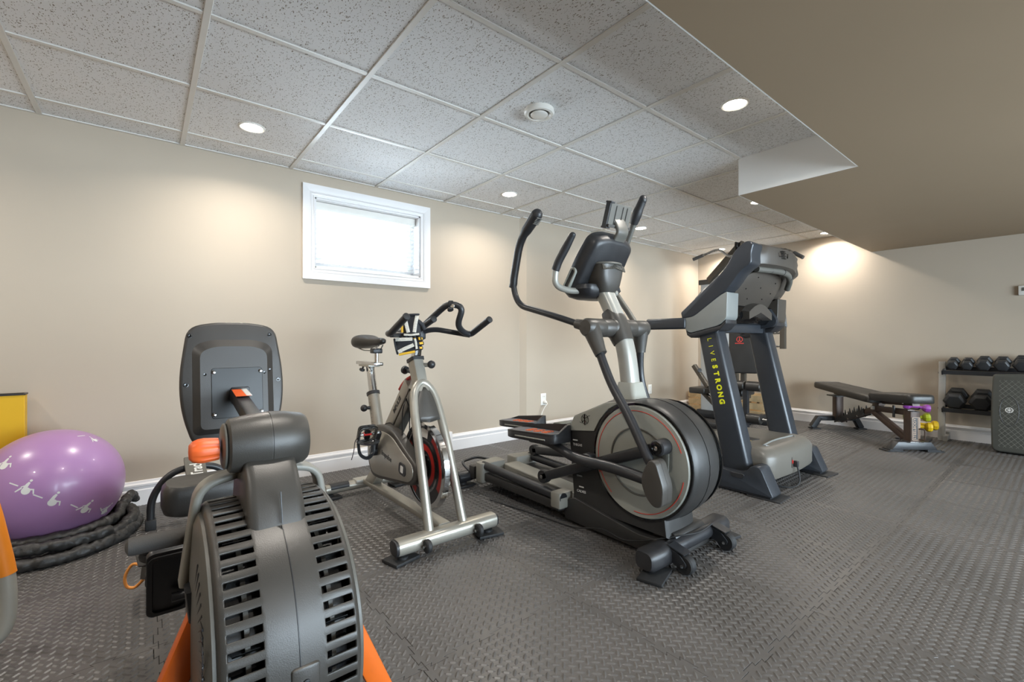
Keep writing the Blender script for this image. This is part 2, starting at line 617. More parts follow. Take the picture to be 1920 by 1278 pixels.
def build_foam():
    bm = bmesh.new()
    ol = mat_outline()
    n = len(ol)
    def inset(d):
        out = []
        for i in range(n):
            p, q, r = V(ol[i - 1] + (0,)), V(ol[i] + (0,)), V(ol[(i + 1) % n] + (0,))
            d1, d2 = (q - p).normalized(), (r - q).normalized()
            n1, n2 = V((-d1.y, d1.x, 0)), V((-d2.y, d2.x, 0))
            k = 1 + n1.dot(n2)
            out.append(q + (n1 + n2) * (d / max(k, 0.35)))
        return out
    r0 = [bm.verts.new((p.x, p.y, -0.012)) for p in inset(0.0004)]
    r1 = [bm.verts.new((p.x, p.y, -0.0012)) for p in inset(0.0004)]
    r2 = [bm.verts.new((p.x, p.y, 0)) for p in inset(0.0014)]
    for a, b in ((r0, r1), (r1, r2)):
        for i in range(n):
            bm.faces.new((a[i], a[(i + 1) % n], b[(i + 1) % n], b[i]))
    tf = bm.faces.new(r2)
    tf.normal_update()
    bmesh.ops.triangulate(bm, faces=[f for f in bm.faces if len(f.verts) > 4])
    # raised lens treads in a basket weave at 45 degrees
    g = 0.607 / 26 / math.sqrt(2) * 1.4142
    L, W, Z = 0.0165, 0.0052, 0.0026
    c45 = math.sqrt(.5)
    for i in range(-40, 41):
        for j in range(-40, 41):
            u, v = i * g, j * g
            x, y = (u - v) * c45, (u + v) * c45
            if max(abs(x), abs(y)) > PITCH / 2 - 0.012:
                continue
            d = (c45, c45) if (i + j) % 2 else (-c45, c45)
            e = (-d[1], d[0])
            def q(a, b, z):
                return bm.verts.new((x + d[0] * a + e[0] * b, y + d[1] * a + e[1] * b, z))
            a0, a1 = q(-L, 0, 0), q(L, 0, 0)
            s0, s1, s2, s3 = q(-L * .45, W, 0), q(L * .45, W, 0), q(L * .45, -W, 0), q(-L * .45, -W, 0)
            t0, t1 = q(-L * .5, 0, Z), q(L * .5, 0, Z)
            for f in ((a0, t0, s0), (s0, t0, t1, s1), (s1, t1, a1), (a1, t1, s2), (s2, t1, t0, s3), (s3, t0, a0)):
                fc = bm.faces.new(f[::-1])
    bmesh.ops.recalc_face_normals(bm, faces=[f for f in bm.faces])
    for f in bm.faces:
        f.normal_update()
        if f.normal.z < -1e-4:
            f.normal_flip()
    me = bpy.data.meshes.new('foam_mat')
    bm.to_mesh(me)
    bm.free()
    me.materials.append(FMAT)
    return me
fme = build_foam()
fx0, fy0 = 0.032 - PITCH * 3, 0.597 - PITCH * 4
kk = 0
for i in range(14):
    for j in range(11):
        cx, cy = fx0 + PITCH * (i + .5), fy0 + PITCH * (j + .5)
        if cx > XR + PITCH / 2 - 0.02 or cy > YB + PITCH / 2 - .02 or cx < XL - .3 or cy < YF:
            continue
        # keep what a camera near the photograph's could see
        if cy < -0.9 or (cx < -0.9 and cy < 1.5) or cx < -1.6:
            continue
        o = bpy.data.objects.new('foam_mat', fme)
        COL.objects.link(o)
        o.parent = floor
        o.location = V((cx, cy, 0)) - floor.location
        o.rotation_euler.z = 0.0
        kk += 1
mb = MB(); wallbox(XL, XR, YF, -0.9 - 0.1, -0.012, -0.0005)
mb.build('floor_covering', FMAT, floor)
mb = MB(); wallbox(XL, -1.3, -1.0, YB, -0.012, -0.0008)
mb.build('floor_covering', FMAT, floor)

# --- baseboards (moulded profile)
BP = [(0, 0), (0.016, 0), (0.016, 0.088), (0.0125, 0.094), (0.0125, 0.108), (0.0165, 0.112), (0.0165, 0.122), (0.009, 0.130), (0.006, 0.140), (0, 0.142)]
def base_run(mb, a, b, nrm):
    a, b, nrm = V(a), V(b), V(nrm)
    rings = [[p + nrm * u + V((0, 0, v)) for u, v in BP] for p in (a, b)]
    mb.rings(rings)
mb = MB()
base_run(mb, (XL, YB, 0), (XBUMP, YB, 0), (0, -1, 0))
base_run(mb, (XBUMP - .008, YB + .004, 0), (XB2, YB2 - .002, 0), (-.67, -.74, 0))
base_run(mb, (XB2 - .008, YB2, 0), (XR, YB2, 0), (0, -1, 0))
bb = struct(mb.build('baseboard_back', WHITE, smooth=25), 'white moulded baseboard along the window wall')
p = MB().box((2.045, YB - 0.018, 0.085), (0.036, 0.036, 0.17)).build('corner_block', WHITE, bb, bevel=0.003)
mb = MB()
base_run(mb, (XR, YB2, 0), (XR, YF, 0), (-1, 0, 0))
struct(mb.build('baseboard_right', WHITE, smooth=25), 'white moulded baseboard along the far wall')

# --- window: casing, jamb liner, sash, glass, sticker
win = struct(thing('window_1', 'small high basement window in a white moulded casing', 'window', ((WX0 + WX1) / 2, YB, WZ0)))
if 'category' in win:
    del win['category']
CW = 0.084
def casing(p0, p1, inward):
    """mitred casing board along one side of the opening"""
    prof = [(0, 0.012), (0.008, 0.014), (0.012, 0.010), (0.022, 0.012), (0.03, 0.018), (0.036, 0.016), (0.042, 0.018), (0.078, 0.022), (CW, 0.022), (CW, 0), (0, 0)]
    p0, p1, inward = V(p0), V(p1), V(inward)
    d = (p1 - p0).normalized()
    rings = []
    for p, s in ((p0, -1), (p1, 1)):
        rings.append([p - inward * u + d * s * u + V((0, -w, 0)) for u, w in prof])
    return MB().rings(rings)
y = YB
for a, b, n in (((WX0, y, WZ1), (WX1, y, WZ1), (0, 0, -1)), ((WX0, y, WZ0), (WX1, y, WZ0), (0, 0, 1)),
                ((WX0, y, WZ0), (WX0, y, WZ1), (1, 0, 0)), ((WX1, y, WZ0), (WX1, y, WZ1), (-1, 0, 0))):
    casing(a, b, n).build('casing', WHITE, win, smooth=20)
for c, d in ((((WX0 + WX1) / 2, y + .1, WZ1 - .005), (WX1 - WX0, .2, .012)), (((WX0 + WX1) / 2, y + .1, WZ0 + .005), (WX1 - WX0, .2, .012)),
             ((WX0 + .005, y + .1, (WZ0 + WZ1) / 2), (.012, .2, WZ1 - WZ0)), ((WX1 - .005, y + .1, (WZ0 + WZ1) / 2), (.012, .2, WZ1 - WZ0))):
    MB().box(c, d).build('jamb_liner', WHITE, win)
gx0, gx1, gz0, gz1 = WX0 + .012, WX1 - .012, WZ0 + .012, WZ1 - .012
xm, zm = (gx0 + gx1) / 2, (gz0 + gz1) / 2
mb = MB()
mb.frame([(gx0, gz0), (gx1, gz0), (gx1, gz1), (gx0, gz1)], [(gx0 + .035, gz0 + .035), (gx1 - .035, gz0 + .035), (gx1 - .035, gz1 - .035), (gx0 + .035, gz1 - .035)], XZ, y + .14, y + .18)
mb.build('sash', PLASTIC_W, win, bevel=.003)
GLASS = bpy.data.materials.new('window_glass')
GLASS.use_nodes = True
nt = GLASS.node_tree
nt.nodes.remove(nt.nodes['Principled BSDF'])
tr = nt.nodes.new('ShaderNodeBsdfTransparent'); gl = nt.nodes.new('ShaderNodeBsdfGlossy'); ms = nt.nodes.new('ShaderNodeMixShader')
fr = nt.nodes.new('ShaderNodeFresnel'); fr.inputs['IOR'].default_value = 1.45
gl.inputs['Roughness'].default_value = 0.02
tr.inputs['Color'].default_value = (.93, .96, .97, 1)
nt.links.new(fr.outputs[0], ms.inputs[0]); nt.links.new(tr.outputs[0], ms.inputs[1]); nt.links.new(gl.outputs[0], ms.inputs[2])
nt.links.new(ms.outputs[0], nt.nodes['Material Output'].inputs['Surface'])
MB().box((xm, y + .16, zm), (gx1 - gx0 - .06, .004, gz1 - gz0 - .06)).build('pane', GLASS, win)
STK = mat('dark_teal_print', '#1d4a66', 0.5)
s = MB().prism([(-.032, 0), (.032, 0), (.020, -.018), (-.020, -.018)], at((1.60, y + .155, 1.655), (1, 0, 0), (0, 0, 1)), 0, .0008).build('sticker', STK, win, label='small dark teal sticker on the glass')
MB().box((1.60, y + .1545, 1.688), (.064, .0008, .010)).build('sticker_band', STK, s)
# unseen window behind the camera (fills the room with cool daylight)
w2 = struct(thing('window_2', 'wide window in the wall behind the camera', 'window', (2.9, YF, .15)))
del w2['category']
fo = [(.4, .15), (5.4, .15), (5.4, 1.85), (.4, 1.85)]
fi = [(.46, .21), (5.34, .21), (5.34, 1.79), (.46, 1.79)]
MB().frame(fo, fi, XZ, YF - .12, YF - .06).build('sash', PLASTIC_W, w2)
MB().box((2.9, YF - .09, 1.0), (.06, .05, 1.6)).build('mullion', PLASTIC_W, w2)
for k in (-1, 1):
    MB().box((2.9 + k * 1.235, YF - .09, 1.0), (2.41, .004, 1.58)).build('pane', GLASS, w2)
# --- slatted blind hanging in the recess
blind = thing('window_blind', 'white horizontal slat blind hanging inside the window recess', 'blind', (xm, y + .075, gz0))
MB().box((xm, y + .075, gz1 - .030), (gx1 - gx0 - .01, .045, .058)).build('headrail', PLASTIC_W, blind, bevel=.003)
SLAT = mat('blind_slat', '#eef0f2', 0.4, var=.01)
first = None
nz = 11
for k in range(nz):
    z = gz1 - .085 - k * (gz1 - gz0 - .115) / (nz - 1)
    if first is None:
        a = math.radians(-14)
        first = MB().box((xm, y + .078, z), (gx1 - gx0 - .02, .046, .0026), M.Rotation(a, 3, 'X')).build('slat', SLAT, blind, bevel=.001, bseg=1)
        z00 = z
    else:
        copy_to(first, blind, first.location + V((0, 0, z - z00)))
for x in (gx0 + .10, xm, gx1 - .10):
    mb = MB()
    mb.rod((x, y + .056, gz1 - .05), (x, y + .056, gz0 + .02), .0011, 6)
    mb.rod((x, y + .099, gz1 - .05), (x, y + .099, gz0 + .02), .0011, 6)
    mb.build('ladder_cord', SLAT, blind)
MB().rod((gx1 - .05, y + .05, gz1 - .05), (gx1 - .045, y + .05, gz0 + .09), .003, 8).build('pull_cord', SLAT, blind)

# --- recessed lamps
LENS = emit('lamp_lens', (1.0, 0.93, 0.82), 22.0)
lampspots = [((0.465, 2.90), H, 'round recessed ceiling light left of the window'),
             ((2.312, 2.91), H, 'round recessed ceiling light right of the window'),
             ((4.095, 2.915), H, 'round recessed ceiling light just right of the elliptical tablet holder'),
             ((5.86, 2.94), H, 'round recessed ceiling light above the cable gym bar near the corner'),
             ((2.32, 1.09), H, 'largest round ceiling light beside the dropped soffit, nearest the camera'),
             ((4.11, 1.73), H, 'round recessed ceiling light under the white soffit end panel'),
             ((5.87, 1.75), H, 'round recessed ceiling light nearest the far wall'),
             ((0.465, 1.09), H, 'round recessed ceiling light above the camera'),
             ((-1.35, 2.9), H, 'round recessed ceiling light at the far left, out of frame'),
             ((-1.35, 1.09), H, 'round recessed ceiling light at the near left, out of frame'),
             ((0.5, -1.3), SZ, 'round recessed soffit light behind the camera'),
             ((2.4, -1.0), SZ, 'round recessed soffit light behind the camera to the right'),
             ((4.3, -1.0), SZ, 'round recessed soffit light to the right of the frame')]
def pot_lamp(i, x, y, z, lab):
    t = thing('ceiling_light', lab, 'ceiling light', (x, y, z), 'recessed ceiling lights')
    z = z - 0.001 if z < H else z + 0.006
    mb = MB()
    mb.lathe([(.053, .002), (.053, -.004), (.060, -.007), (.066, -.004), (.067, .002)], (x, y, z), (0, 0, 1), 32, True)
    mb.build('trim_ring', PLASTIC_W, t)
    MB().lathe([(.0535, .002), (.0535, -.0035), (.03, -.0045), (.001, -.005)], (x, y, z), (0, 0, 1), 28).build('lens', LENS, t)
    a = area('lamp', (x, y, z - .012), .09, LAMP_W, LAMP_COL)
    a.parent = t
    a.location = V((x, y, z - .012)) - t.location
for i, ((x, y_), z_, lab) in enumerate(lampspots):
    pot_lamp(i, x, y_, z_, lab)

# --- round air diffuser
x, y_ = 1.585, 1.747
vent = thing('ceiling_vent', 'round white air vent on the ceiling tiles', 'vent', (x, y_, H))
zz = H + .005
MB().lathe([(.070, .0), (.075, -.002), (.078, -.020), (.072, -.028), (.060, -.030), (.052, -.022), (.050, 0)], (x, y_, zz), (0, 0, 1), 40, True).build('outer_ring', PLASTIC_W, vent)
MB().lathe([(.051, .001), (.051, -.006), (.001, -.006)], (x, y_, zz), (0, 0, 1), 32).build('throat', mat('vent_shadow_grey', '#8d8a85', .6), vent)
MB().lathe([(.012, -.005), (.012, -.022), (.043, -.024), (.045, -.028), (.040, -.033), (.02, -.036), (.001, -.0365)], (x, y_, zz), (0, 0, 1), 36).build('centre_disc', PLASTIC_W, vent)

# --- outlets and thermostat
def outlet(x, y, z, lab):
    t = thing('wall_outlet', lab, 'outlet', (x, y, z - .06), 'wall outlets')
    MB().box((x, y - .003, z), (.072, .006, .118)).build('cover_plate', PLASTIC_W, t, bevel=.002)
    for dz in (-.027, .027):
        s = MB().prism(rpoly(.034, .03, .01), at((x, y - .006, z + dz), (1, 0, 0), (0, 0, 1)), -.001, .0025).build('socket', PLASTIC_W, t, bevel=.0008, bseg=1)
        m_ = MB()
        for dx in (-.007, .007):
            m_.box((x + dx, y - .0088, z + dz + .002), (.0022, .001, .008))
        m_.build('slot', BLACK, s)
    return t
outlet(3.115, YB2, .365, 'white wall outlet with a plug and cord, behind the elliptical pedals')
outlet(4.93, YB2, .345, 'white wall outlet between the elliptical and the corner')
pl = thing('power_plug', 'white plug and cord hanging from the outlet', 'cord', (3.12, YB2, .24))
MB().lathe([(.008, 0), (.016, .004), (.017, .02), (.010, .034), (.006, .038)], (3.12, YB2 - .0095, .338), (0, -1, 0), 14).build('plug', PLASTIC_W, pl)
MB().tube(sm([(3.12, YB2 - .045, .336), (3.112, YB2 - .062, .325), (3.085, YB2 - .05, .285), (3.062, YB2 - .035, .22), (3.06, YB2 - .035, .14), (3.07, YB2 - .05, .03), (3.05, YB2 - .12, .006), (2.9, YB2 - .2, .006)], 6), .0035, 8).build('cord', PLASTIC_W, pl)
th = thing('thermostat', 'small white wall box at the right edge of the picture', 'thermostat', (XR, .33, 1.36))
MB().box((XR - .012, .295, 1.40), (.024, .09, .085)).build('housing', PLASTIC_W, th, bevel=.005)
MB().box((XR - .025, .295, 1.41), (.002, .05, .03)).build('screen', GREYD, th)
# ------------------------------------------------------------------ rowing machine (front, left)
def rower():
    X = 0.206
    yc, zc, R = 1.11, 0.355, 0.265
    t = thing('rowing_machine', 'grey and black rowing machine with a big slotted fan drum, nearest the camera', 'rowing machine', (X, 1.9, 0))
    # fan shell with real slots
    xs = [-.118, -.112, -.104, -.05, -.044, 0, .044, .05, .104, .112, .118]
    rr = [R - .022, R - .007, R - .001, R, R + .0005, R + .001, R + .0005, R, R - .001, R - .007, R - .022]
    th = []
    pitch = 5.9
    a = 62.0
    while a < 330:
        th += [(a, 0), (a + 3.2, 1)]      # rib, then slot
        a += pitch
    th.append((a, 0))
    mb = MB()
    pts = []
    for ang, _ in th:
        q = math.radians(ang)
        for x, r in zip(xs, rr):
            pts.append((X + x, yc + r * math.cos(q), zc + r * math.sin(q)))
    n = len(xs)
    fs = []
    for i in range(len(th) - 1):
        for k in range(n - 1):
            if th[i][1] and k in (2, 7) and 74 < th[i][0] < 318:
                continue
            fs.append((i * n + k, i * n + k + 1, (i + 1) * n + k + 1, (i + 1) * n + k))
    mb.add(pts, fs)
    o = mb.build('fan_shell', CHAR, t, smooth=50)
    md = o.modifiers.new('thick', 'SOLIDIFY'); md.thickness = .006; md.offset = -1
    bv = o.modifiers.new('edge', 'BEVEL'); bv.width = .0012; bv.segments = 1; bv.limit_method = 'ANGLE'
    # centre seam
    seam = []
    for k in range(60):
        q = math.radians(72 + k * 4.2)
        seam.append((X + .004, yc + (R + .0012) * math.cos(q), zc + (R + .0012) * math.sin(q)))
    MB().tube(seam, .0011, 6).build('shell_seam', BLACK, o)
    # side covers
    for s in (-1, 1):
        c = MB().lathe([(.247, -.002), (.246, .010), (.225, .018), (.14, .024), (.06, .026), (.001, .026)], (X + s * .112, yc, zc), (s, 0, 0), 56).build('side_cover', GREYD, t)
        if s < 0:
            m_ = MB()
            for k in range(9):
                z = zc + .115 - k * .012
                y0 = yc - .205 + abs(k - 4) * .002
                m_.box((X - .131, y0 + .02 + k * .004, z), (.003, .028 + .007 * k, .0045))
            m_.build('printed_bars', BLACK, c)
            text('RESISTANCE', .021, BLACK, c, (X - .1335, yc - .208, zc + .03), (0, .12, -1), (0, 1, .12), 'printed_word', space=1.25)
            for k in range(12):
                q = math.radians(118 + k * 5)
                MB().rod((X - .133, yc + .12 * math.cos(q), zc + .12 * math.sin(q)), (X - .130, yc + .215 * math.cos(q), zc + .215 * math.sin(q)), .0028, 6).build('cover_vent', BLACK, c)
    # inner fan
    MB().lathe([(.05, -.10), (.218, -.10), (.218, .10), (.05, .10)], (X, yc, zc), (1, 0, 0), 40).build('fan_drum', BLACK, t)
    m_ = MB()
    for k in range(40):
        q = 2 * PI * k / 40
        Rm = M.Rotation(q, 3, 'X')
        m_.box(V((X, yc, zc)) + Rm @ V((0, .235, 0)), (.19, .026, .003), Rm)
    m_.build('fan_blades', BLACKG, t)
    m_ = MB()
    for s in (-.07, .07):
        m_.lathe([(.229, -.004), (.236, -.004), (.236, .004), (.229, .004)], (X + s, yc, zc), (1, 0, 0), 40, True)
    m_.build('fan_hoops', GREYD, t)
    # latch on the front of the drum
    b = MB().box((X + .012, .851, .352), (.048, .022, .075)).build('front_latch', CHAR, t, bevel=.006)
    MB().lathe([(.006, 0), (.006, .003), (.001, .004)], (X + .012, .840, .362), (0, -1, 0), 12).build('bolt', BLACK, b)
    # neck: swept shell from drum top to head
    sec = []
    for (y0, y1, z, w) in ((.985, 1.21, .585, .106), (1.0, 1.20, .625, .104), (1.035, 1.19, .675, .100), (1.085, 1.18, .72, .098)):
        sec.append([V((X + u, (y0 + y1) / 2 + v, z + (.02 if v > 0 else 0))) for u, v in rpoly(w, y1 - y0, .018, 4)])
    MB().rings(sec).build('neck', CHAR, t, smooth=40)
    MB().box((X + .004, .9885, .625), (.0018, .004, .06), M.Rotation(-.25, 3, 'X')).build('neck_seam', BLACK, t)
    # head barrel
    hz, hy = .733, 1.125
    hb = MB().lathe([(.030, -.083), (.052, -.075), (.056, -.072), (.063, -.03), (.065, 0), (.0638, .0005), (.0638, .0025), (.065, .003), (.063, .035), (.056, .070), (.050, .078), (.03, .083), (.001, .084)], (X + .003, hy, hz), (1, 0, 0), 40).build('head_barrel', CHAR, t)
    MB().lathe([(.001, -.004), (.041, -.003), (.047, 0), (.048, .003)], (X - .079, hy, hz), (1, 0, 0), 32).build('barrel_cap', GREYD, hb)
    # orange knob with flutes
    kn = []
    prof = [(.001, 0), (.014, .001), (.021, .007), (.0245, .016), (.0255, .026), (.0235, .046), (.0225, .052), (.001, .053)]
    for r, hh in prof:
        kn.append([V((X - .139 + hh, hy + r * (1 - .09 * (math.cos(7 * q) > .55) * (hh > .008)) * math.cos(q), hz - .004 + r * (1 - .09 * (math.cos(7 * q) > .55) * (hh > .008)) * math.sin(q))) for q in [2 * PI * k / 56 for k in range(56)]])
    kb = MB().rings(kn).build('tension_knob', ORANGE, t, smooth=45)
    MB().rod((X - .09, hy, hz - .004), (X - .072, hy, hz - .004), .005, 12).build('knob_stem', CHROME, kb)
    # console arm and console
    MB().bar((X, 1.15, .745), (X + .01, 1.60, .792), .036, .036).build('console_arm', BLACKM, t)
    MB().bar((X + .0075, 1.46, .8005), (X + .0095, 1.555, .8105), .037, .001).build('warning_label', ORANGE, t, label='orange and white warning label')
    MB().bar((X + .022, 1.46, .8008), (X + .022, 1.555, .8108), .014, .001).build('label_text_panel', WHITEINK, t)
    cy = 1.63
    tl = math.radians(8)
    fn = at((X + .008, cy, .83), (1, 0, 0), (0, math.sin(tl), math.cos(tl)))     # normal points to -y (camera side)
    ol = rcorner([(-.118, .168), (-.05, .183), (.05, .184), (.118, .17), (.136, .04), (.138, -.03), (.130, -.10), (.105, -.185), (-.105, -.185), (-.130, -.10), (-.138, -.03), (-.136, .04)], [.035, .03, .03, .035, .05, .05, .04, .03, .03, .04, .05, .05], 5)
    con = thing_part(t, 'console', (X + .008, cy, .83))
    DK = mat('dark_console_plastic', '#363330', .42, var=.06, vscale=12, bump=.12, bscale=600)
    MB().prism(ol, fn, -.028, .0).build('back_shell', DK, con, bevel=.008, bseg=3)
    MB().prism([(u * .98, v * .98) for u, v in ol], fn, -.040, -.026).build('front_bezel', BLACK, con, bevel=.004)
    r1 = rcorner([(-.108, .112), (-.06, .130), (.06, .130), (.108, .112), (.108, -.155), (-.108, -.155)], [.03, .03, .03, .03, .02, .02], 5)
    r2 = [(u * .82, v * .86 - .006) for u, v in r1]
    m_ = MB()
    m_.rings([[fn(u, v, -.001) for u, v in r1], [fn(u, v, .016) for u, v in r2]])
    m_.build('raised_panel', DK, con, smooth=30)
    pl = MB().prism(rpoly(.135, .150, .008, 3), at(fn(.006, -.035, .0155), fn(1, 0, 0) - fn(0, 0, 0), fn(0, 1, 0) - fn(0, 0, 0)), 0, .003).build('mounting_plate', mat('satin_black_plate', '#101010', .38, var=.1), con, bevel=.001, bseg=1)
    for u in (-.056, .068):
        for v in (-.098, .028):
            p0 = fn(u, v, .0185)
            MB().lathe([(.006, 0), (.005, .003), (.001, .004)], p0, fn(0, 0, 1) - fn(0, 0, 0), 12).build('screw', CHROME, pl)
    for u, v in ((-.112, .140), (.100, .145), (-.122, -.005), (.122, .0)):
        MB().lathe([(.0065, .0), (.0065, .0012), (.004, .0014), (.001, .0008)], fn(u, v, -.0005), fn(0, 0, 1) - fn(0, 0, 0), 14).build('screw_hole', BLACKG, con)
    for u, v in ((-.077, .022), (.080, .022), (.096, .03)):
        MB().lathe([(.004, .0), (.004, .0012), (.001, .0008)], fn(u, v, .0155), fn(0, 0, 1) - fn(0, 0, 0), 12).build('screw_hole', BLACKG, con)
    pj = fn(.012, -.045, .018)
    MB().box(pj, (.048, .012, .05)).build('arm_socket', BLACKM, con, bevel=.003)
    # handle-rest wings
    for s in (-1, 1):
        P = [(X + s * .03, 1.165, .668), (X + s * .118, 1.165, .650), (X + s * .131, 1.165, .56), (X + s * .145, 1.165, .452)]
        ps = fil(P, [.0, .035, .05, 0], 6)
        MB().tube(ps, 1.0, prof=rpoly(.052, .016, .006, 2), up=(0, 0, 1)).build('handle_rest', GREYP, t, smooth=45)
    # rowing handle across the rests
    hd = thing_part(t, 'row_handle', (X, 1.215, .53))
    m_ = MB()
    MB().rod((X - .12, 1.215, .533), (X + .02, 1.215, .533), .011, 14).build('handle_bar', BLACKM, hd)
    for s in (-1, 1):
        MB().lathe([(.0165, 0), (.018, .003), (.018, .155), (.0185, .165), (.017, .175), (.008, .180), (.001, .181)], (X - .05 + s * .008, 1.215, .533), (s, 0, 0), 22).build('foam_grip', FOAM, hd)
    # main rail, seat, rear arch
    MB().tube(fil([(X, 1.15, .20), (X, 1.5, .185), (X, 2.60, .225)], .1), 1.0, prof=rpoly(.075, .055, .012, 3), up=(0, 0, 1)).build('rail', BLACKM, t)
    st = thing_part(t, 'seat', (X + .02, 2.3, .30))
    ol = rcorner([(-.168, -.115), (.168, -.115), (.175, .02), (.12, .12), (-.12, .12), (-.175, .02)], [.05, .05, .06, .06, .06, .06], 5)
    fz = lambda u, v, w: V((X + .012 + u, 2.28 + v, w + (abs(u) ** 2) * .6))
    rs = []
    for k, w in ((.86, .262), (.96, .268), (1.0, .29), (1.0, .335), (.975, .362), (.90, .378), (.6, .374)):
        rs.append([fz(u * k, v * k, w) for u, v in ol])
    MB().rings(rs).build('seat_cushion', VINYL, st, smooth=50)
    MB().box((X + .0, 2.28, .25), (.12, .16, .03)).build('seat_carriage', BLACKM, st, bevel=.004)
    ya = 2.94
    MB().tube(fil([(X - .185, ya, .03), (X - .185, ya, .16), (X - .10, ya, .285), (X + .10, ya, .285), (X + .185, ya, .16), (X + .185, ya, .03)], .09, 8), .017, 14).build('rear_arch', BLACKM, t)
    for s in (-1, 1):
        MB().box((X + s * .185, ya, .026), (.046, .05, .052)).build('rubber_foot', RUBBER, t, bevel=.006)
    fp = at((X - .004, 2.78, .275), (0, 1, .27), (-1, 0, 0))
    pz = MB().prism(rpoly(.40, .088, .006, 2), fp, -.012, .010).build('rail_end_plate', GREYD, t, bevel=.002, bseg=1)
    text('NordicTrack', .072, WHITEINK, pz, fp(-.03, -.004, .0102), fp(1, 0, 0) - fp(0, 0, 0), fp(0, 1, 0) - fp(0, 0, 0), 'lettering', sx=.86, bold=.001)
    # foot plates with straps
    for s in (-1, 1):
        xx = X + s * .155
        f = thing_part(t, 'foot_plate', (xx, 1.6, .27))
        fn2 = at((xx, 1.575, .295), (1, 0, 0), (0, .55, .83) if False else (0, -.42, .9))
        MB().prism(rpoly(.10, .235, .02, 4), fn2, -.006, .012).build('plate', BLACKM, f, bevel=.003)
        MB().frame(rpoly(.092, .215, .018, 4), rpoly(.074, .195, .014, 4), fn2, .011, .017).build('plate_rib', BLACK, f)
        m_ = MB()
        m_.prism(rpoly(.104, .05, .008, 3), fn2, -.03, -.012)
        m_.build('heel_cup', BLACK, f, bevel=.003)
        MB().tube(fil([fn2(-.05, .07, 0), fn2(-.058, .075, -.05), fn2(-.03, .08, -.075), fn2(.03, .08, -.075), fn2(.058, .075, -.05), fn2(.05, .07, 0)], .03, 5), 1.0, prof=[(.018, .0015), (-.018, .0015), (-.018, -.0015), (.018, -.0015)], up=(0, .5, .5)).build('strap', FOAM, f)
        MB().prism(rpoly(.12, .055, .012, 3), at((xx, 1.57, .405), (1, 0, .1), (0, .9, .35)), -.008, .006).build('toe_guard', BLACK, f, bevel=.003)
        m_ = MB()
        for k in (0, 1):
            m_.box((xx - .01, 1.555 + k * .02, .415 + k * .007), (.075, .004, .003))
        m_.build('guard_bars', STEEL, f)
        if s < 0:
            MB().tube(sm([(X - .21, 1.72, .295), (X - .235, 1.735, .30), (X - .252, 1.74, .268), (X - .248, 1.74, .238), (X - .23, 1.735, .232), (X - .21, 1.72, .255)], 6), .0042, 8).build('pull_loop', mat('orange_cord', '#f0a050', .6, bump=.5, bscale=200), f, label='orange cord loop')
            MB().tube(sm([(X - .213, 1.722, .28), (X - .19, 1.70, .28), (X - .15, 1.66, .30), (X - .10, 1.64, .32)], 4), 1.0, prof=[(.022, .004), (-.022, .004), (-.022, -.004), (.022, -.004)], up=(0, 1, 0)).build('strap_tail', FOAM, f)
    MB().rod((X - .15, 1.56, .25), (X + .15, 1.56, .25), .012, 12).build('foot_bar', BLACKM, t)
    # orange front legs and stabiliser
    for s in (-1, 1):
        MB().bar((X + s * .105, 1.10, .44), (X + s * .285, 1.08, .012), .05, .034, up=(0, 1, 0), rr=.2).build('front_leg', ORANGEM, t)
        MB().box((X + s * .288, 1.08, .012), (.07, .07, .022)).build('leg_foot', RUBBER, t, bevel=.004)
        MB().bar((X + s * .118, 1.10, .47), (X + s * .112, 1.10, .41), .058, .05, up=(0, 1, 0)).build('leg_bracket', BLACKM, t)
    MB().bar((X, 1.25, .16), (X, .98, .055), .05, .04).build('frame_spine', BLACKM, t)

def thing_part(parent, name, loc):
    """an assembly inside a thing: an Empty that groups sub-parts"""
    o = bpy.data.objects.new(name, None)
    o.empty_display_size = .05
    COL.objects.link(o)
    o.parent = parent
    pw = V((0, 0, 0)); q = parent
    while q is not None:
        pw += q.location
        q = q.parent
    o.location = V(loc) - pw
    return o
rower()

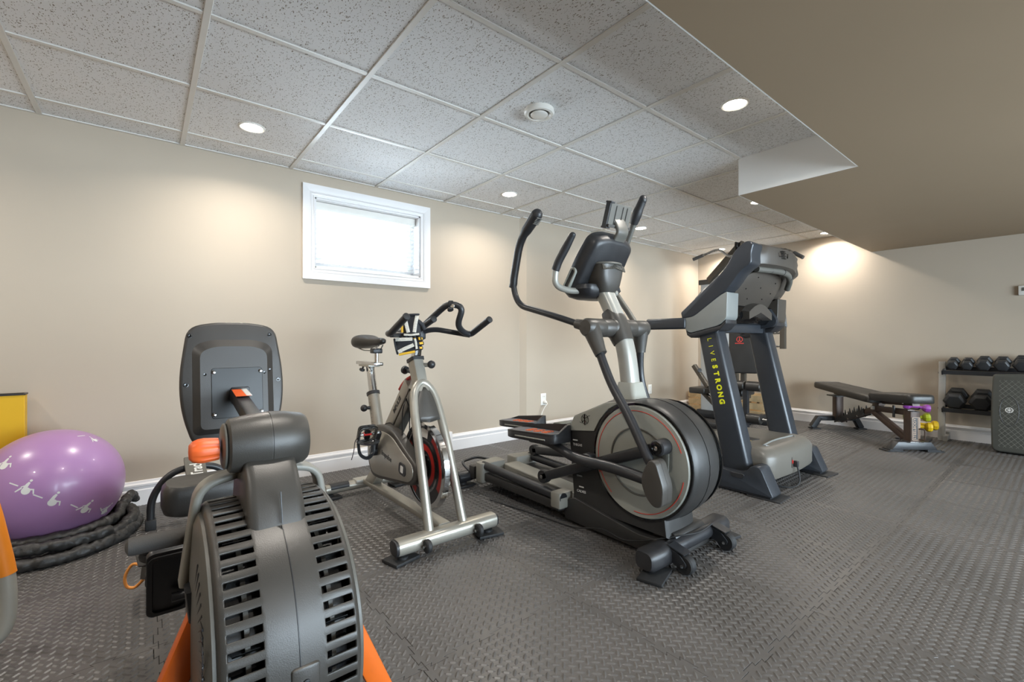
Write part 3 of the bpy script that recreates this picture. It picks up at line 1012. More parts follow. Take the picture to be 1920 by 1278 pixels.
# ------------------------------------------------------------------ things at the left
BALLP = mat('purple_ball_vinyl', '#a47cab', 0.30, var=.03, vscale=4, bump=.02, coat=.15)
def ball():
    C, R = V((-.34, 3.055, .266)), .262
    t = thing('exercise_ball', 'large shiny purple exercise ball resting in the coiled rope', 'exercise ball', (C.x, C.y, C.z - R))
    MB().ball(C, R, 64, 40).build('ball_skin', BALLP, t, smooth=80)
    # printed figures: flat decals lying on the sphere
    ax = V((-.25, -.75, .62)).normalized()      # pole of the print ring
    u = ax.cross(V((0, 0, 1))).normalized()
    w = ax.cross(u)
    def on(a, b, r=R + .0006):
        """a = angle round ring, b = polar angle"""
        return C + (ax * math.cos(b) + (u * math.cos(a) + w * math.sin(a)) * math.sin(b)) * r
    def decal(c, sz, shapes, spin, par):
        """shapes: list of polygons in local units, centred on direction c"""
        n = c.normalized()
        e1 = n.cross(V((0, 0, 1))).normalized() * -1
        e2 = n.cross(e1) * -1
        e2 = e2 if e2.z > 0 else -e2
        cs, sn = math.cos(spin), math.sin(spin)
        m_ = MB()
        for poly in shapes:
            vs = []
            for (a, b) in poly:
                a, b = a * cs - b * sn, a * sn + b * cs
                vs.append(C + (n + e1 * a * sz / R + e2 * b * sz / R).normalized() * (R + .0008))
            m_.add(vs, [list(range(len(vs)))])
        return m_.build('printed_figure', WHITEINK, par)
    sph = circ(.42, 14, 0, -.25)
    torso = [(-.25, .1), (.1, .0), (.45, .6), (.3, .75), (.05, .55)]
    head = circ(.14, 10, .5, .85)
    leg1 = [(.3, -.05), (.75, -.2), (.7, -.75), (.58, -.75), (.6, -.3), (.25, -.25)]
    leg2 = [(-.3, .1), (-.9, -.2), (-1.0, -.1), (-.35, .3)]
    arm = [(.1, .45), (-.4, .35), (-.4, .25), (.15, .3)]
    F = [sph, torso, head, leg1, leg2, arm]
    par = t.children[0]
    from_px = [(-.505, -.619, .601, .5), (-.217, -.95, .224, .1), (.095, -.995, -.022, -.05), (.484, -.828, -.283, -.2), (.731, -.502, -.463, -.4), (.555, -.243, .795, .3)]
    for k, (dx, dy, dz, sp) in enumerate(from_px):
        decal(V((dx, dy, dz)), .036 if k < 5 else .024, F if k != 2 else [sph, torso, head, leg1], sp, par)
        n = V((dx - .16, dy, dz + .10))
        decal(n, .022, [[(-.9, -.1), (.7, -.1), (.7, .12), (-.9, .12)]], sp - .55, par)
    return t
ball()

def rope():
    t = thing('battle_rope', 'thick black battle rope coiled on the floor around the purple ball', 'rope', (-.33, 3.05, 0))
    RP = mat('black_rope_sleeve', '#2f2e2d', .45, var=.3, vscale=50, bump=1.0, bscale=60)
    pts = []
    cx, cy = -.335, 3.03
    tot = 3.35
    n = 250
    random.seed(3)
    for i in range(n):
        s = i / (n - 1) * tot
        a = math.radians(-40) + s * 2 * PI
        lv = s
        rad = .315 - .052 * (lv % 1.0 if lv < 1 else 0) + .006 * math.sin(5 * a) 
        if lv < 1: rad, z = .300 + .014 * math.sin(3 * a), .026
        elif lv < 2: rad, z = .252 + .012 * math.sin(2 * a + 1), .028 + .012 * math.sin(a)
        else: rad, z = .278 + .012 * math.sin(3 * a + 2), .074 + .008 * math.sin(2 * a)
        # ease between turns
        f = lv % 1.0
        if lv >= 1 and f < .12:
            k = f / .12
            r0, z0 = (.300, .026) if lv < 2 else (.252, .03)
            rad, z = r0 + (rad - r0) * k, z0 + (z - z0) * k
        px, py = cx + rad * math.cos(a), cy + rad * math.sin(a) * .98
        pts.append(V((px, min(py, YB - .045), z)))
    # free end lifts over the coil at the right
    from mathutils import noise
    def sleeve(path, r, nm):
        """nylon-wrapped rope: gathered folds along a swept tube"""
        P = sm(path, 4)
        mb = MB()
        mb.tube(P, r, 16)
        for i in range(len(P)):
            for k in range(16):
                v = mb.v[i * 16 + k]
                q = v - P[i]
                f = .30 * noise.noise(v * 42 + V((0, 0, i * .02))) + .16 * noise.noise(v * 95)
                f += .18 * (abs(math.sin(i * .21 + .5 * math.sin(i * .037) + k * .25)) - .5)
                mb.v[i * 16 + k] = P[i] + q * (1 + f)
        mb.build(nm, RP, t, smooth=70)
        return P
    P = sleeve(pts, .0240, 'rope_coil')
    e = P[-1]
    d = (P[-1] - P[-4]).normalized()
    MB().lathe([(.027, -.01), (.028, 0), (.028, .05), (.02, .056), (.001, .058)], e, d, 14).build('end_cap', RUBBER, t)
    sleeve(sm([(-.05, 3.30, .075), (-.06, 3.22, .12), (-.09, 3.12, .105), (-.11, 3.02, .078), (-.15, 2.93, .085), (-.22, 2.86, .082), (-.33, 2.825, .085), (-.45, 2.85, .08)], 6), .0225, 'rope_end')
    return t
rope()

def bin_():
    t = thing('yellow_bin', 'flat-sided bright yellow open-topped box against the wall at the left edge', 'bin', (-.667, 3.368, 0))
    YP = mat('yellow_plastic', '#dcae1c', .45, var=.03)
    o = [(-.86, 3.335), (-.475, 3.335), (-.475, 3.402), (-.86, 3.402)]
    i = [(-.854, 3.341), (-.481, 3.341), (-.481, 3.396), (-.854, 3.396)]
    MB().frame(o, i, XYP, 0.0, .683).build('box_wall', YP, t, bevel=.002, bseg=1)
    MB().box((-.6675, 3.3685, .004), (.374, .056, .008)).build('box_bottom', YP, t)
    MB().frame([(x + (.003 if x > -.6 else -.003), y_ + (.003 if y_ > 3.36 else -.003)) for x, y_ in o], i, XYP, .680, .687).build('rim', BLACK, t)
bin_()

def abrocker():
    t = thing('ab_rocker', 'bent grey tube with an orange sleeve at the left edge of the picture', 'exercise frame', (-.6, 2.0, 0))
    TUBE = mat('grey_painted_tube', '#a3a097', .35, .2, var=.03)
    OS = mat('orange_sleeve', '#f08a22', .5, var=.05)
    for k, yy in enumerate((2.07, 1.55)):
        P = fil([(-.46, yy, .72), (-.375, yy, .50), (-.325, yy, .20), (-.335, yy, .022), (-.62, yy, .022), (-1.0, yy, .022), (-1.12, yy, .12)], [0, .1, .2, .11, .05, .1, 0], 8)
        if k == 0:
            MB().tube(P, .0195, 16).build('side_tube', TUBE, t)
            q = [p for p in P if p.z > .235]
            q.append(V((-.332, yy, .236)))
            MB().tube(q, .0225, 16).build('sleeve', OS, t)
        else:
            P = fil([(-.70, yy, .72), (-.70, yy, .3), (-.70, yy, .022), (-.9, yy, .022), (-1.12, yy, .12)], [0, .1, .11, .1, 0], 8)
            MB().tube(P, .0195, 16).build('side_tube', TUBE, t)
    MB().rod((-.95, 2.07, .022), (-.95, 1.55, .022), .017, 12).build('cross_tube', TUBE, t)
    MB().tube(fil([(-.46, 2.07, .72), (-.55, 1.9, .80), (-.66, 1.7, .80), (-.70, 1.55, .72)], .08, 6), .0195, 14).build('top_handle', OS, t)
abrocker()
# ------------------------------------------------------------------ spin bike
def pad(x, y, w, d, lab, rz=0.0, h=.014, grp='rubber floor pads'):
    Rm = M.Rotation(rz, 3, 'Z')
    o = MB().box((x, y, .0022 + h / 2), (w, d, h), Rm).build('rubber_pad', RUBBER, None, bevel=.003)
    return tag(o, lab, 'pad', grp)

def bike():
    X = 1.09
    t = thing('spin_bike', 'silver spin bike with a red and chrome flywheel and black handlebar', 'exercise bike', (X, 2.33, 0))
    G = .018
    # stabilisers
    fs = MB().tube([(X - .255, 1.83, .068), (X + .258, 1.83, .068)], 1.0, prof=rpoly(.078, .066, .026, 4), up=(0, 0, 1)).build('front_stabiliser', SILVER, t)
    for s in (-1, 1):
        MB().tube([(X + s * .252, 1.83, .068), (X + s * .268, 1.83, .068)], 1.0, prof=rpoly(.076, .064, .026, 4), up=(0, 0, 1)).build('end_cap', BLACK, fs, bevel=.004)
        w = MB().lathe([(.010, -.011), (.024, -.012), (.029, -.007), (.029, .007), (.024, .012), (.010, .011)], (X + s * .135, 1.772, .062), (1, 0, 0), 24).build('transport_wheel', RUBBER, fs)
        MB().rod((X + s * .135 - .02, 1.772, .062), (X + s * .135 + .02, 1.772, .062), .007, 10).build('wheel_axle', CHROME, w)
        MB().lathe([(.024, 0), (.024, .010), (.012, .014), (.010, .024)], (X + s * .225, 1.83, .0165), (0, 0, 1), 18).build('levelling_foot', RUBBER, fs)
    rs = MB().tube([(X - .252, 2.83, .058), (X + .245, 2.83, .058)], 1.0, prof=rpoly(.062, .054, .024, 4), up=(0, 0, 1)).build('rear_stabiliser', SILVER, t)
    for s in (-1, 1):
        MB().tube([(X + s * .115, 2.83, .0635), (X + s * .225, 2.83, .0635)], 1.0, prof=rpoly(.062, .052, .022, 4), up=(0, 0, 1)).build('grip_sleeve', BLACK, rs)
        MB().lathe([(.022, 0), (.022, .010), (.010, .014), (.010, .024)], (X + s * .225, 2.83, .0165), (0, 0, 1), 16).build('levelling_foot', RUBBER, rs)
    MB().box((X, 2.83, .078), (.15, .07, .026)).build('stabiliser_clamp', mat('light_grey_cast', '#aaa9a3', .4, .3), rs, bevel=.006)
    # lower beam and rear stub
    MB().bar((X, 2.80, .078), (X, 1.86, .088), .062, .028).build('lower_beam', SILVER, t, smooth=30)
    MB().prism([(2.80, .07), (2.68, .07), (2.50, .24), (2.58, .27)], YZ, X - .03, X + .03).build('rear_upright', SILVER, t, bevel=.006)
    # fork: two tubes joined in an arch
    L = [(X - .090, 1.84, .085), (X - .078, 1.955, .42), (X - .066, 2.035, .62), (X - .045, 2.07, .705), (X, 2.085, .742), (X + .045, 2.07, .705), (X + .066, 2.035, .62), (X + .078, 1.955, .42), (X + .090, 1.84, .085)]
    MB().tube(sm(L, 7), .0215, 16).build('fork', SILVER, t)
    rows = []
    for z, hw, y in ((.722, .012, 2.068), (.700, .034, 2.058), (.66, .050, 2.040), (.62, .058, 2.022), (.585, .061, 2.006), (.566, .062, 1.998)):
        rows.append([V((X + hw * u, y - .012 * (1 - u * u), z - .010 * (1 - abs(u)) * (z < .57))) for u in [k / 5 for k in range(-5, 6)]])
    m_ = MB()
    m_.add([p for r in rows for p in r], [(i * 11 + k, i * 11 + k + 1, i * 11 + k + 12, i * 11 + k + 11) for i in range(5) for k in range(10)])
    o = m_.build('fork_panel', CHAR, t, smooth=60)
    md = o.modifiers.new('thick', 'SOLIDIFY'); md.thickness = .012
    # head tube with collar, knobs and brake lever
    MB().bar((X, 2.155, .856), (X, 2.085, .69), .058, .072, up=(0, -1, 0)).build('head_tube', SILVER, t, smooth=30)
    MB().bar((X, 2.158, .864), (X, 2.153, .848), .068, .082, up=(0, -1, 0)).build('head_collar', BLACK, t)
    kn = MB().ball((X + .055, 2.085, .832), .021, 18, 12).build('adjust_knob', BLACK, t, smooth=80)
    MB().rod((X + .045, 2.095, .83), (X + .02, 2.12, .828), .011, 12).build('knob_stem', SILVER, kn)
    MB().lathe([(.012, 0), (.022, .004), (.022, .018), (.012, .024), (.001, .025)], (X - .01, 2.24, .795), (-.2, 1, .3), 16).build('pull_pin', BLACK, t)
    MB().rod((X, 2.18, .785), (X - .008, 2.245, .797), .009, 10).build('pin_stem', BLACKM, t)
    MB().tube(sm([(X, 2.19, .765), (X - .006, 2.235, .745), (X - .01, 2.275, .715), (X - .012, 2.30, .69)], 4), 1.0, prof=rpoly(.03, .016, .006, 2), up=(0, 0, 1)).build('brake_lever', RED, t, label='red brake lever')
    MB().bar((X, 2.15, .86), (X, 2.125, .985), .04, .042, up=(0, -1, 0)).build('handlebar_post', CHROME, t)
    # main frame tube
    dt = MB().bar((X, 2.20, .73), (X, 2.47, .44), .055, .075, up=(0, -1, 0)).build('down_tube', SILVER, t, smooth=30)
    text('IMPULSE', .034, BLACK, dt, (X - .0285, 2.315, .607), (0, -.68, .73), (0, .73, .68), 'lettering', bold=.0006)
    MB().bar((X, 2.16, .68), (X, 2.44, .37), .050, .05, up=(0, -1, 0)).build('lower_tube', GREYD, t)
    # bottle cage
    m_ = MB()
    for s in (-1, 1):
        m_.tube(fil([(X - .035, 2.19, .655), (X - .045 - .02 * s, 2.17, .60), (X - .05 - .02 * s, 2.16, .46), (X - .045 - .015 * s, 2.24, .425), (X - .035, 2.33, .44)], .03), .0032, 8)
    m_.tube(fil([(X - .08, 2.30, .475), (X - .07, 2.38, .50), (X - .03, 2.395, .50), (X - .02, 2.36, .49)], .02), .0032, 8)
    m_.tube(fil([(X - .08, 2.30, .475), (X - .085, 2.26, .43), (X - .06, 2.20, .43)], .02), .0032, 8)
    m_.build('bottle_cage', BLACKM, t)
    # seat tube, post, slider, saddle
    MB().tube([(X, 2.715, .632), (X, 2.585, .26)], 1.0, prof=rpoly(.062, .070, .026, 4), up=(0, 1, 0)).build('seat_tube', SILVER, t)
    m_ = MB()
    for k in range(12):
        m_.box((X - .0315, 2.695 - k * .0075, .600 - k * .0215), (.001, .010 if k % 3 else .016, .002))
    m_.build('height_scale', BLACK, t)
    MB().tube([(X, 2.719, .640), (X, 2.712, .622)], 1.0, prof=rpoly(.072, .080, .03, 4), up=(0, 1, 0)).build('seat_collar', BLACK, t)
    MB().tube([(X, 2.765, .80), (X, 2.70, .60)], 1.0, prof=rpoly(.042, .05, .012, 3), up=(0, 1, 0)).build('seat_post', CHROME, t)
    k2 = MB().ball((X - .065, 2.695, .548), .021, 18, 12).build('height_knob', BLACK, t, smooth=80)
    MB().rod((X - .05, 2.695, .548), (X - .02, 2.69, .548), .010, 10).build('knob_stem', BLACKM, k2)
    MB().box((X, 2.78, .813), (.058, .30, .02)).build('slider', CHROME, t, bevel=.003)
    MB().box((X, 2.78, .800), (.075, .16, .014)).build('slider_bracket', SILVER, t, bevel=.003)
    MB().lathe([(.006, 0), (.006, .012), (.016, .014), (.017, .026), (.010, .032), (.001, .033)], (X - .03, 2.80, .793), (-.3, .2, -1), 16).build('slider_knob', BLACK, t)
    MB().rod((X, 2.665, .82), (X, 2.665, .90), .0125, 14).build('saddle_post', CHROME, t)
    sd = thing_part(t, 'saddle', (X, 2.72, .93))
    secs = []
    for y, hw, zt, zb in ((2.905, .045, .965, .925), (2.89, .078, .985, .905), (2.85, .092, .996, .900), (2.79, .080, .988, .906), (2.72, .050, .975, .916), (2.65, .032, .972, .925), (2.58, .026, .972, .930), (2.555, .016, .962, .94)):
        ring = []
        for k in range(16):
            a = 2 * PI * k / 16
            cx, sz = math.cos(a), math.sin(a)
            ring.append(V((X + hw * math.copysign(abs(cx) ** .7, cx), y, (zt + zb) / 2 + (zt - zb) / 2 * math.copysign(abs(sz) ** .8, sz))))
        secs.append(ring)
    MB().rings(secs).build('saddle_pad', VINYL, sd, sub=1, smooth=80)
    m_ = MB()
    for s in (-1, 1):
        m_.tube(fil([(X + s * .045, 2.86, .91), (X + s * .03, 2.80, .893), (X + s * .022, 2.66, .893), (X + s * .012, 2.60, .925)], .03), .004, 8)
    m_.build('saddle_rails', CHROME, sd)
    MB().box((X, 2.668, .892), (.06, .055, .03)).build('saddle_clamp', BLACKM, sd, bevel=.006)
    # flywheel
    fc = (X + .002, 2.05, .332)
    fw_ = thing_part(t, 'flywheel', fc)
    MB().lathe([(.185, -.010), (.190, -.017), (.212, -.017), (.2155, -.013), (.2155, .013), (.212, .017), (.190, .017), (.185, .010)], fc, (1, 0, 0), 72, True).build('chrome_rim', CHROME, fw_)
    MB().lathe([(.001, -.0075), (.19, -.0075), (.19, .0075), (.001, .0075)], fc, (1, 0, 0), 64).build('wheel_disc', BLACKM, fw_)
    def band(r0, r1, m, nm, a0=0, a1=360):
        n = 60
        full = abs(a1 - a0) >= 360
        o, i = circ(r1, n, 0, 0, a0, a1), circ(r0, n, 0, 0, a0, a1)
        for s in (-1, 1):
            m_ = MB()
            x = fc[0] + s * .0082
            vs = [V((x, fc[1] + p[0], fc[2] + p[1])) for p in o] + [V((x, fc[1] + p[0], fc[2] + p[1])) for p in i]
            m_.add(vs, [(k, (k + 1) % n, n + (k + 1) % n, n + k) for k in range(n if full else n - 1)])
            m_.build(nm, m, fw_)
    band(.078, .108, RED, 'red_ring')
    band(.122, .134, STEEL, 'silver_ring')
    band(.150, .182, RED, 'red_arc', 300, 395)
    band(.150, .182, RED, 'red_arc', 120, 215)
    band(.140, .184, WHITEINK, 'white_label', 82, 104)
    for s in (-1, 1):
        h_ = MB().lathe([(.062, .007), (.062, .014), (.045, .018), (.040, .03), (.018, .034), (.016, .05), (.001, .05)], fc, (s, 0, 0), 32).build('hub', BLACKG, fw_)
    # chain guard
    out = [(2.50, .478), (2.545, .40), (2.540, .285), (2.49, .205), (2.40, .203), (1.985, .262), (1.935, .30), (1.938, .365), (2.06, .418), (2.20, .49), (2.33, .503)]
    ol = rcorner(out, .05, 5)
    MB().prism(ol, YZ, X - .105, X - .045).build('chain_guard', CHAR, t, bevel=.010, bseg=3)
    cyy = sum(p[0] for p in ol) / len(ol); czz = sum(p[1] for p in ol) / len(ol)
    il = [(cyy + (p[0] - cyy) * .90, czz + (p[1] - czz) * .83 - .004) for p in ol]
    gp = MB().prism(il, YZ, X - .1095, X - .100).build('guard_panel', SILVER, t, bevel=.003)
    text('Impulse', .040, BLACK, gp, (X - .1100, 2.265, .352), (0, -1, -.14), (0, -.14, 1), 'lettering')
    bd = MB().prism(rpoly(.075, .060, .02, 4), at((X - .1095, 2.075, .325), (0, -1, -.12), (0, -.12, 1)), 0, .004).build('badge', BLACK, t, bevel=.001, bseg=1)
    MB().prism(rpoly(.030, .034, .006, 3), at((X - .114, 2.075, .325), (0, -1, -.12), (0, -.12, 1)), 0, .0008).build('badge_print', WHITEINK, bd)
    # crank and pedals
    bb = (2.405, .355)
    for s, py, pz in ((-1, 2.285, .475), (1, 2.525, .235)):
        ca = MB().bar((X + s * .125, bb[0], bb[1]), (X + s * .145, py, pz), .018, .032, up=(1, 0, 0)).build('crank_arm', BLACKM, t)
        MB().lathe([(.026, -.02), (.026, .014), (.02, .018), (.001, .018)], (X + s * .122, bb[0], bb[1]), (s, 0, 0), 20).build('crank_boss', BLACK, ca)
        c = V((X + s * .205, py, pz))
        p = thing_part(t, 'pedal', c)
        MB().rod((X + s * .14, py, pz), (X + s * .25, py, pz), .007, 10).build('pedal_axle', CHROME, p)
        fp = at(c, (1, 0, 0), (0, -.38, .92))
        MB().frame(rpoly(.098, .098, .018, 3), rpoly(.074, .070, .010, 3), fp, -.012, .012).build('pedal_cage', BLACKG, p, bevel=.002, bseg=1)
        MB().frame(rpoly(.094, .090, .016, 3), rpoly(.078, .074, .012, 3), fp, .0125, .016).build('cage_plate', STEEL, p)
        MB().prism(rpoly(.030, .05, .006, 2), fp, -.009, .009).build('pedal_body', BLACKG, p, bevel=.002)
        MB().prism(rpoly(.040, .010, .003, 2), at(fp(0, .004, 0), fp(1, 0, 0) - fp(0, 0, 0), fp(0, 1, 0) - fp(0, 0, 0)), -.0105, .0105).build('reflector', RED, p)
        MB().tube(fil([fp(-.045, -.03, .01), fp(-.045, -.02, .05), fp(0, -.02, .068), fp(.045, -.02, .05), fp(.045, -.03, .01)], .03), 1.0, prof=[(.011, .0015), (-.011, .0015), (-.011, -.0015), (.011, -.0015)], up=(0, 1, 0)).build('toe_strap', BLACK, p)
        MB().tube(fil([fp(-.04, -.045, 0), fp(-.035, -.10, .03), fp(.0, -.115, .055), fp(.035, -.10, .03), fp(.04, -.045, 0)], .03), 1.0, prof=rpoly(.022, .005, .002, 2), up=(0, 0, 1)).build('toe_clip', BLACKM, p)
        if s < 0:
            MB().tube(sm([fp(-.045, .01, .02), c + V((-.055, .015, -.03)), c + V((-.058, .03, -.085)), c + V((-.064, .045, -.13))], 5), .0022, 6).build('strap_end', BLACK, p)
    # handlebar
    hb = thing_part(t, 'handlebar', (X, 2.0, 1.03))
    A = fil([(X, 2.13, 1.0), (X + .03, 2.03, 1.07), (X + .06, 1.93, 1.135), (X + .11, 1.87, 1.12), (X + .105, 1.915, 1.03), (X + .16, 1.945, .995), (X + .213, 1.96, .985), (X + .217, 1.80, 1.057)], [0, .06, .04, .045, .05, .05, .03, 0], 7)
    MB().tube(A, .0155, 16).build('right_bar', BLACK, hb)
    MB().tube(fil([(X, 2.135, .99), (X + .06, 2.08, 1.015), (X + .213, 1.965, .982)], .05), .0135, 14).build('right_brace', BLACK, hb)
    Bp = fil([(X, 2.13, .995), (X - .10, 2.10, .995), (X - .205, 2.03, .988), (X - .222, 1.965, .985), (X - .221, 1.80, 1.057)], [0, .05, .045, .03, 0], 7)
    MB().tube(Bp, .0155, 16).build('left_bar', BLACK, hb)
    MB().tube(fil([(X, 2.13, .985), (X - .11, 2.06, .982), (X - .213, 1.975, .982)], .04), .0135, 14).build('left_brace', BLACK, hb)
    MB().rod((X - .012, 2.12, 1.0), (X - .004, 1.955, 1.058), .0150, 16).build('aero_stub', BLACK, hb)
    for c, d in (((X + .217, 1.80, 1.057), (0, -1, .45)), ((X - .221, 1.80, 1.057), (0, -1, .45)), ((X - .004, 1.955, 1.058), (0, -1, .35))):
        MB().lathe([(.0165, -.003), (.0165, .003), (.012, .006), (.001, .007)], c, d, 16).build('bar_end_cap', RUBBER, hb)
    MB().box((X, 2.132, .985), (.07, .06, .05)).build('stem_clamp', BLACKM, hb, bevel=.008)
    return t
bike()
pad(.866, 1.845, .13, .10, 'rubber pad under the near front foot of the spin bike', .25)
pad(1.318, 1.828, .13, .10, 'rubber pad under the far front foot of the spin bike', -.2)
pad(.865, 2.83, .12, .10, 'rubber pad under the near rear foot of the spin bike', .1)
pad(1.315, 2.83, .12, .10, 'rubber pad under the far rear foot of the spin bike', .1)

def gloves():
    GB = mat('black_glove_fabric', '#1f2024', .75, var=.2, vscale=60, bump=.4, bscale=250)
    GY = mat('yellow_glove_trim', '#d9a92c', .6, var=.1, vscale=40)
    GM = mat('white_mesh_fabric', '#c9c5ba', .7, var=.2, vscale=200, bump=.5, bscale=400)
    def glove(nm, lab, o, xd, yd, flip):
        """palm lies in plane (xd, yd); fingers along +yd"""
        fn = at(o, xd, yd)
        t = thing('workout_glove', lab, 'glove', fn(0, 0, 0) - V((0, 0, .03)), 'pair of gloves on the handlebar')
        secs = []
        for v, hw, th in ((-.055, .030, .012), (-.035, .034, .015), (-.01, .038, .017), (.02, .042, .018), (.04, .042, .015), (.05, .039, .011)):
            secs.append([fn(hw * math.cos(a), v, th * math.sin(a) + .006 * math.cos(3 * a + v * 40)) for a in [2 * PI * k / 18 for k in range(18)]])
        MB().rings(secs).build('palm', GB, t, sub=1, smooth=80)
        for k in range(4):
            u = -.030 + k * .020
            ln = (.026, .034, .032, .022)[k]
            MB().tube([fn(u, .042, 0), fn(u * 1.05, .042 + ln * .6, -.006), fn(u * 1.08, .042 + ln, -.014)], [.0105, .0105, .0095], 12).build('finger', GB, t)
            MB().tube([fn(u * 1.05, .042 + ln * .45, .0005), fn(u * 1.08, .042 + ln * .95, -.0075)], [.0075, .007], 10).build('finger_panel', GY, t)
        MB().tube([fn(flip * .03, -.02, 0), fn(flip * .05, .0, -.008), fn(flip * .056, .022, -.014)], [.012, .0115, .010], 12).build('thumb', GB, t)
        for s in (-1, 1):
            MB().tube([fn(s * .030, -.045, .012), fn(s * .022, -.01, .0185), fn(s * .014, .032, .0185)], 1.0, prof=rpoly(.017, .005, .002, 2), up=fn(0, 0, 1) - fn(0, 0, 0)).build('mesh_panel', GM, t)
        MB().tube([fn(-.036, .041, .012), fn(0, .044, .0165), fn(.036, .041, .012)], 1.0, prof=rpoly(.010, .006, .002, 2), up=fn(0, 0, 1) - fn(0, 0, 0)).build('knuckle_band', GM, t)
        MB().tube([fn(.042, -.045, .004), fn(.044, .0, .008), fn(.045, .03, .006)], .006, 10).build('side_stripe', GY, t)
        MB().tube([fn(.036 * math.cos(a), -.052, .016 * math.sin(a)) for a in [2 * PI * k / 20 for k in range(20)]], .0045, 8, closed=True).build('cuff', GB, t)
    glove('a', 'black and yellow glove with white mesh, draped upright over the bike handlebar', (.985, 1.985, 1.025), (-.80, .60, -.05), (-.12, .1, -1), -1)
    glove('b', 'black and yellow glove hanging below the other one under the bike handlebar', (.970, 2.005, .938), (.1, -.25, -.95), (.80, -.58, -.22), -1)
gloves()
wb_ = thing('bar_strap', 'small black strap with a buckle wrapped around the top of the bike handlebar', 'strap', (1.155, 1.925, 1.11))
cc = V((1.160, 1.918, 1.130)); dd = V((.045, -.05, -.002)).normalized()
MB().lathe([(.0165, -.009), (.0195, -.009), (.0195, .009), (.0165, .009)], cc, dd, 24, True).build('band', RUBBER, wb_)
MB().box(cc + V((-.004, -.0205, -.008)), (.020, .004, .018), M.Rotation(-.9, 3, 'Z')).build('buckle', CHROME, wb_, bevel=.001, bseg=1)
MB().lathe([(.014, -.006), (.016, 0), (.014, .006), (.001, .008)], cc + V((-.006, -.006, -.024)), (0, -.6, -1), 18).build('strap_dial', BLACK, wb_)
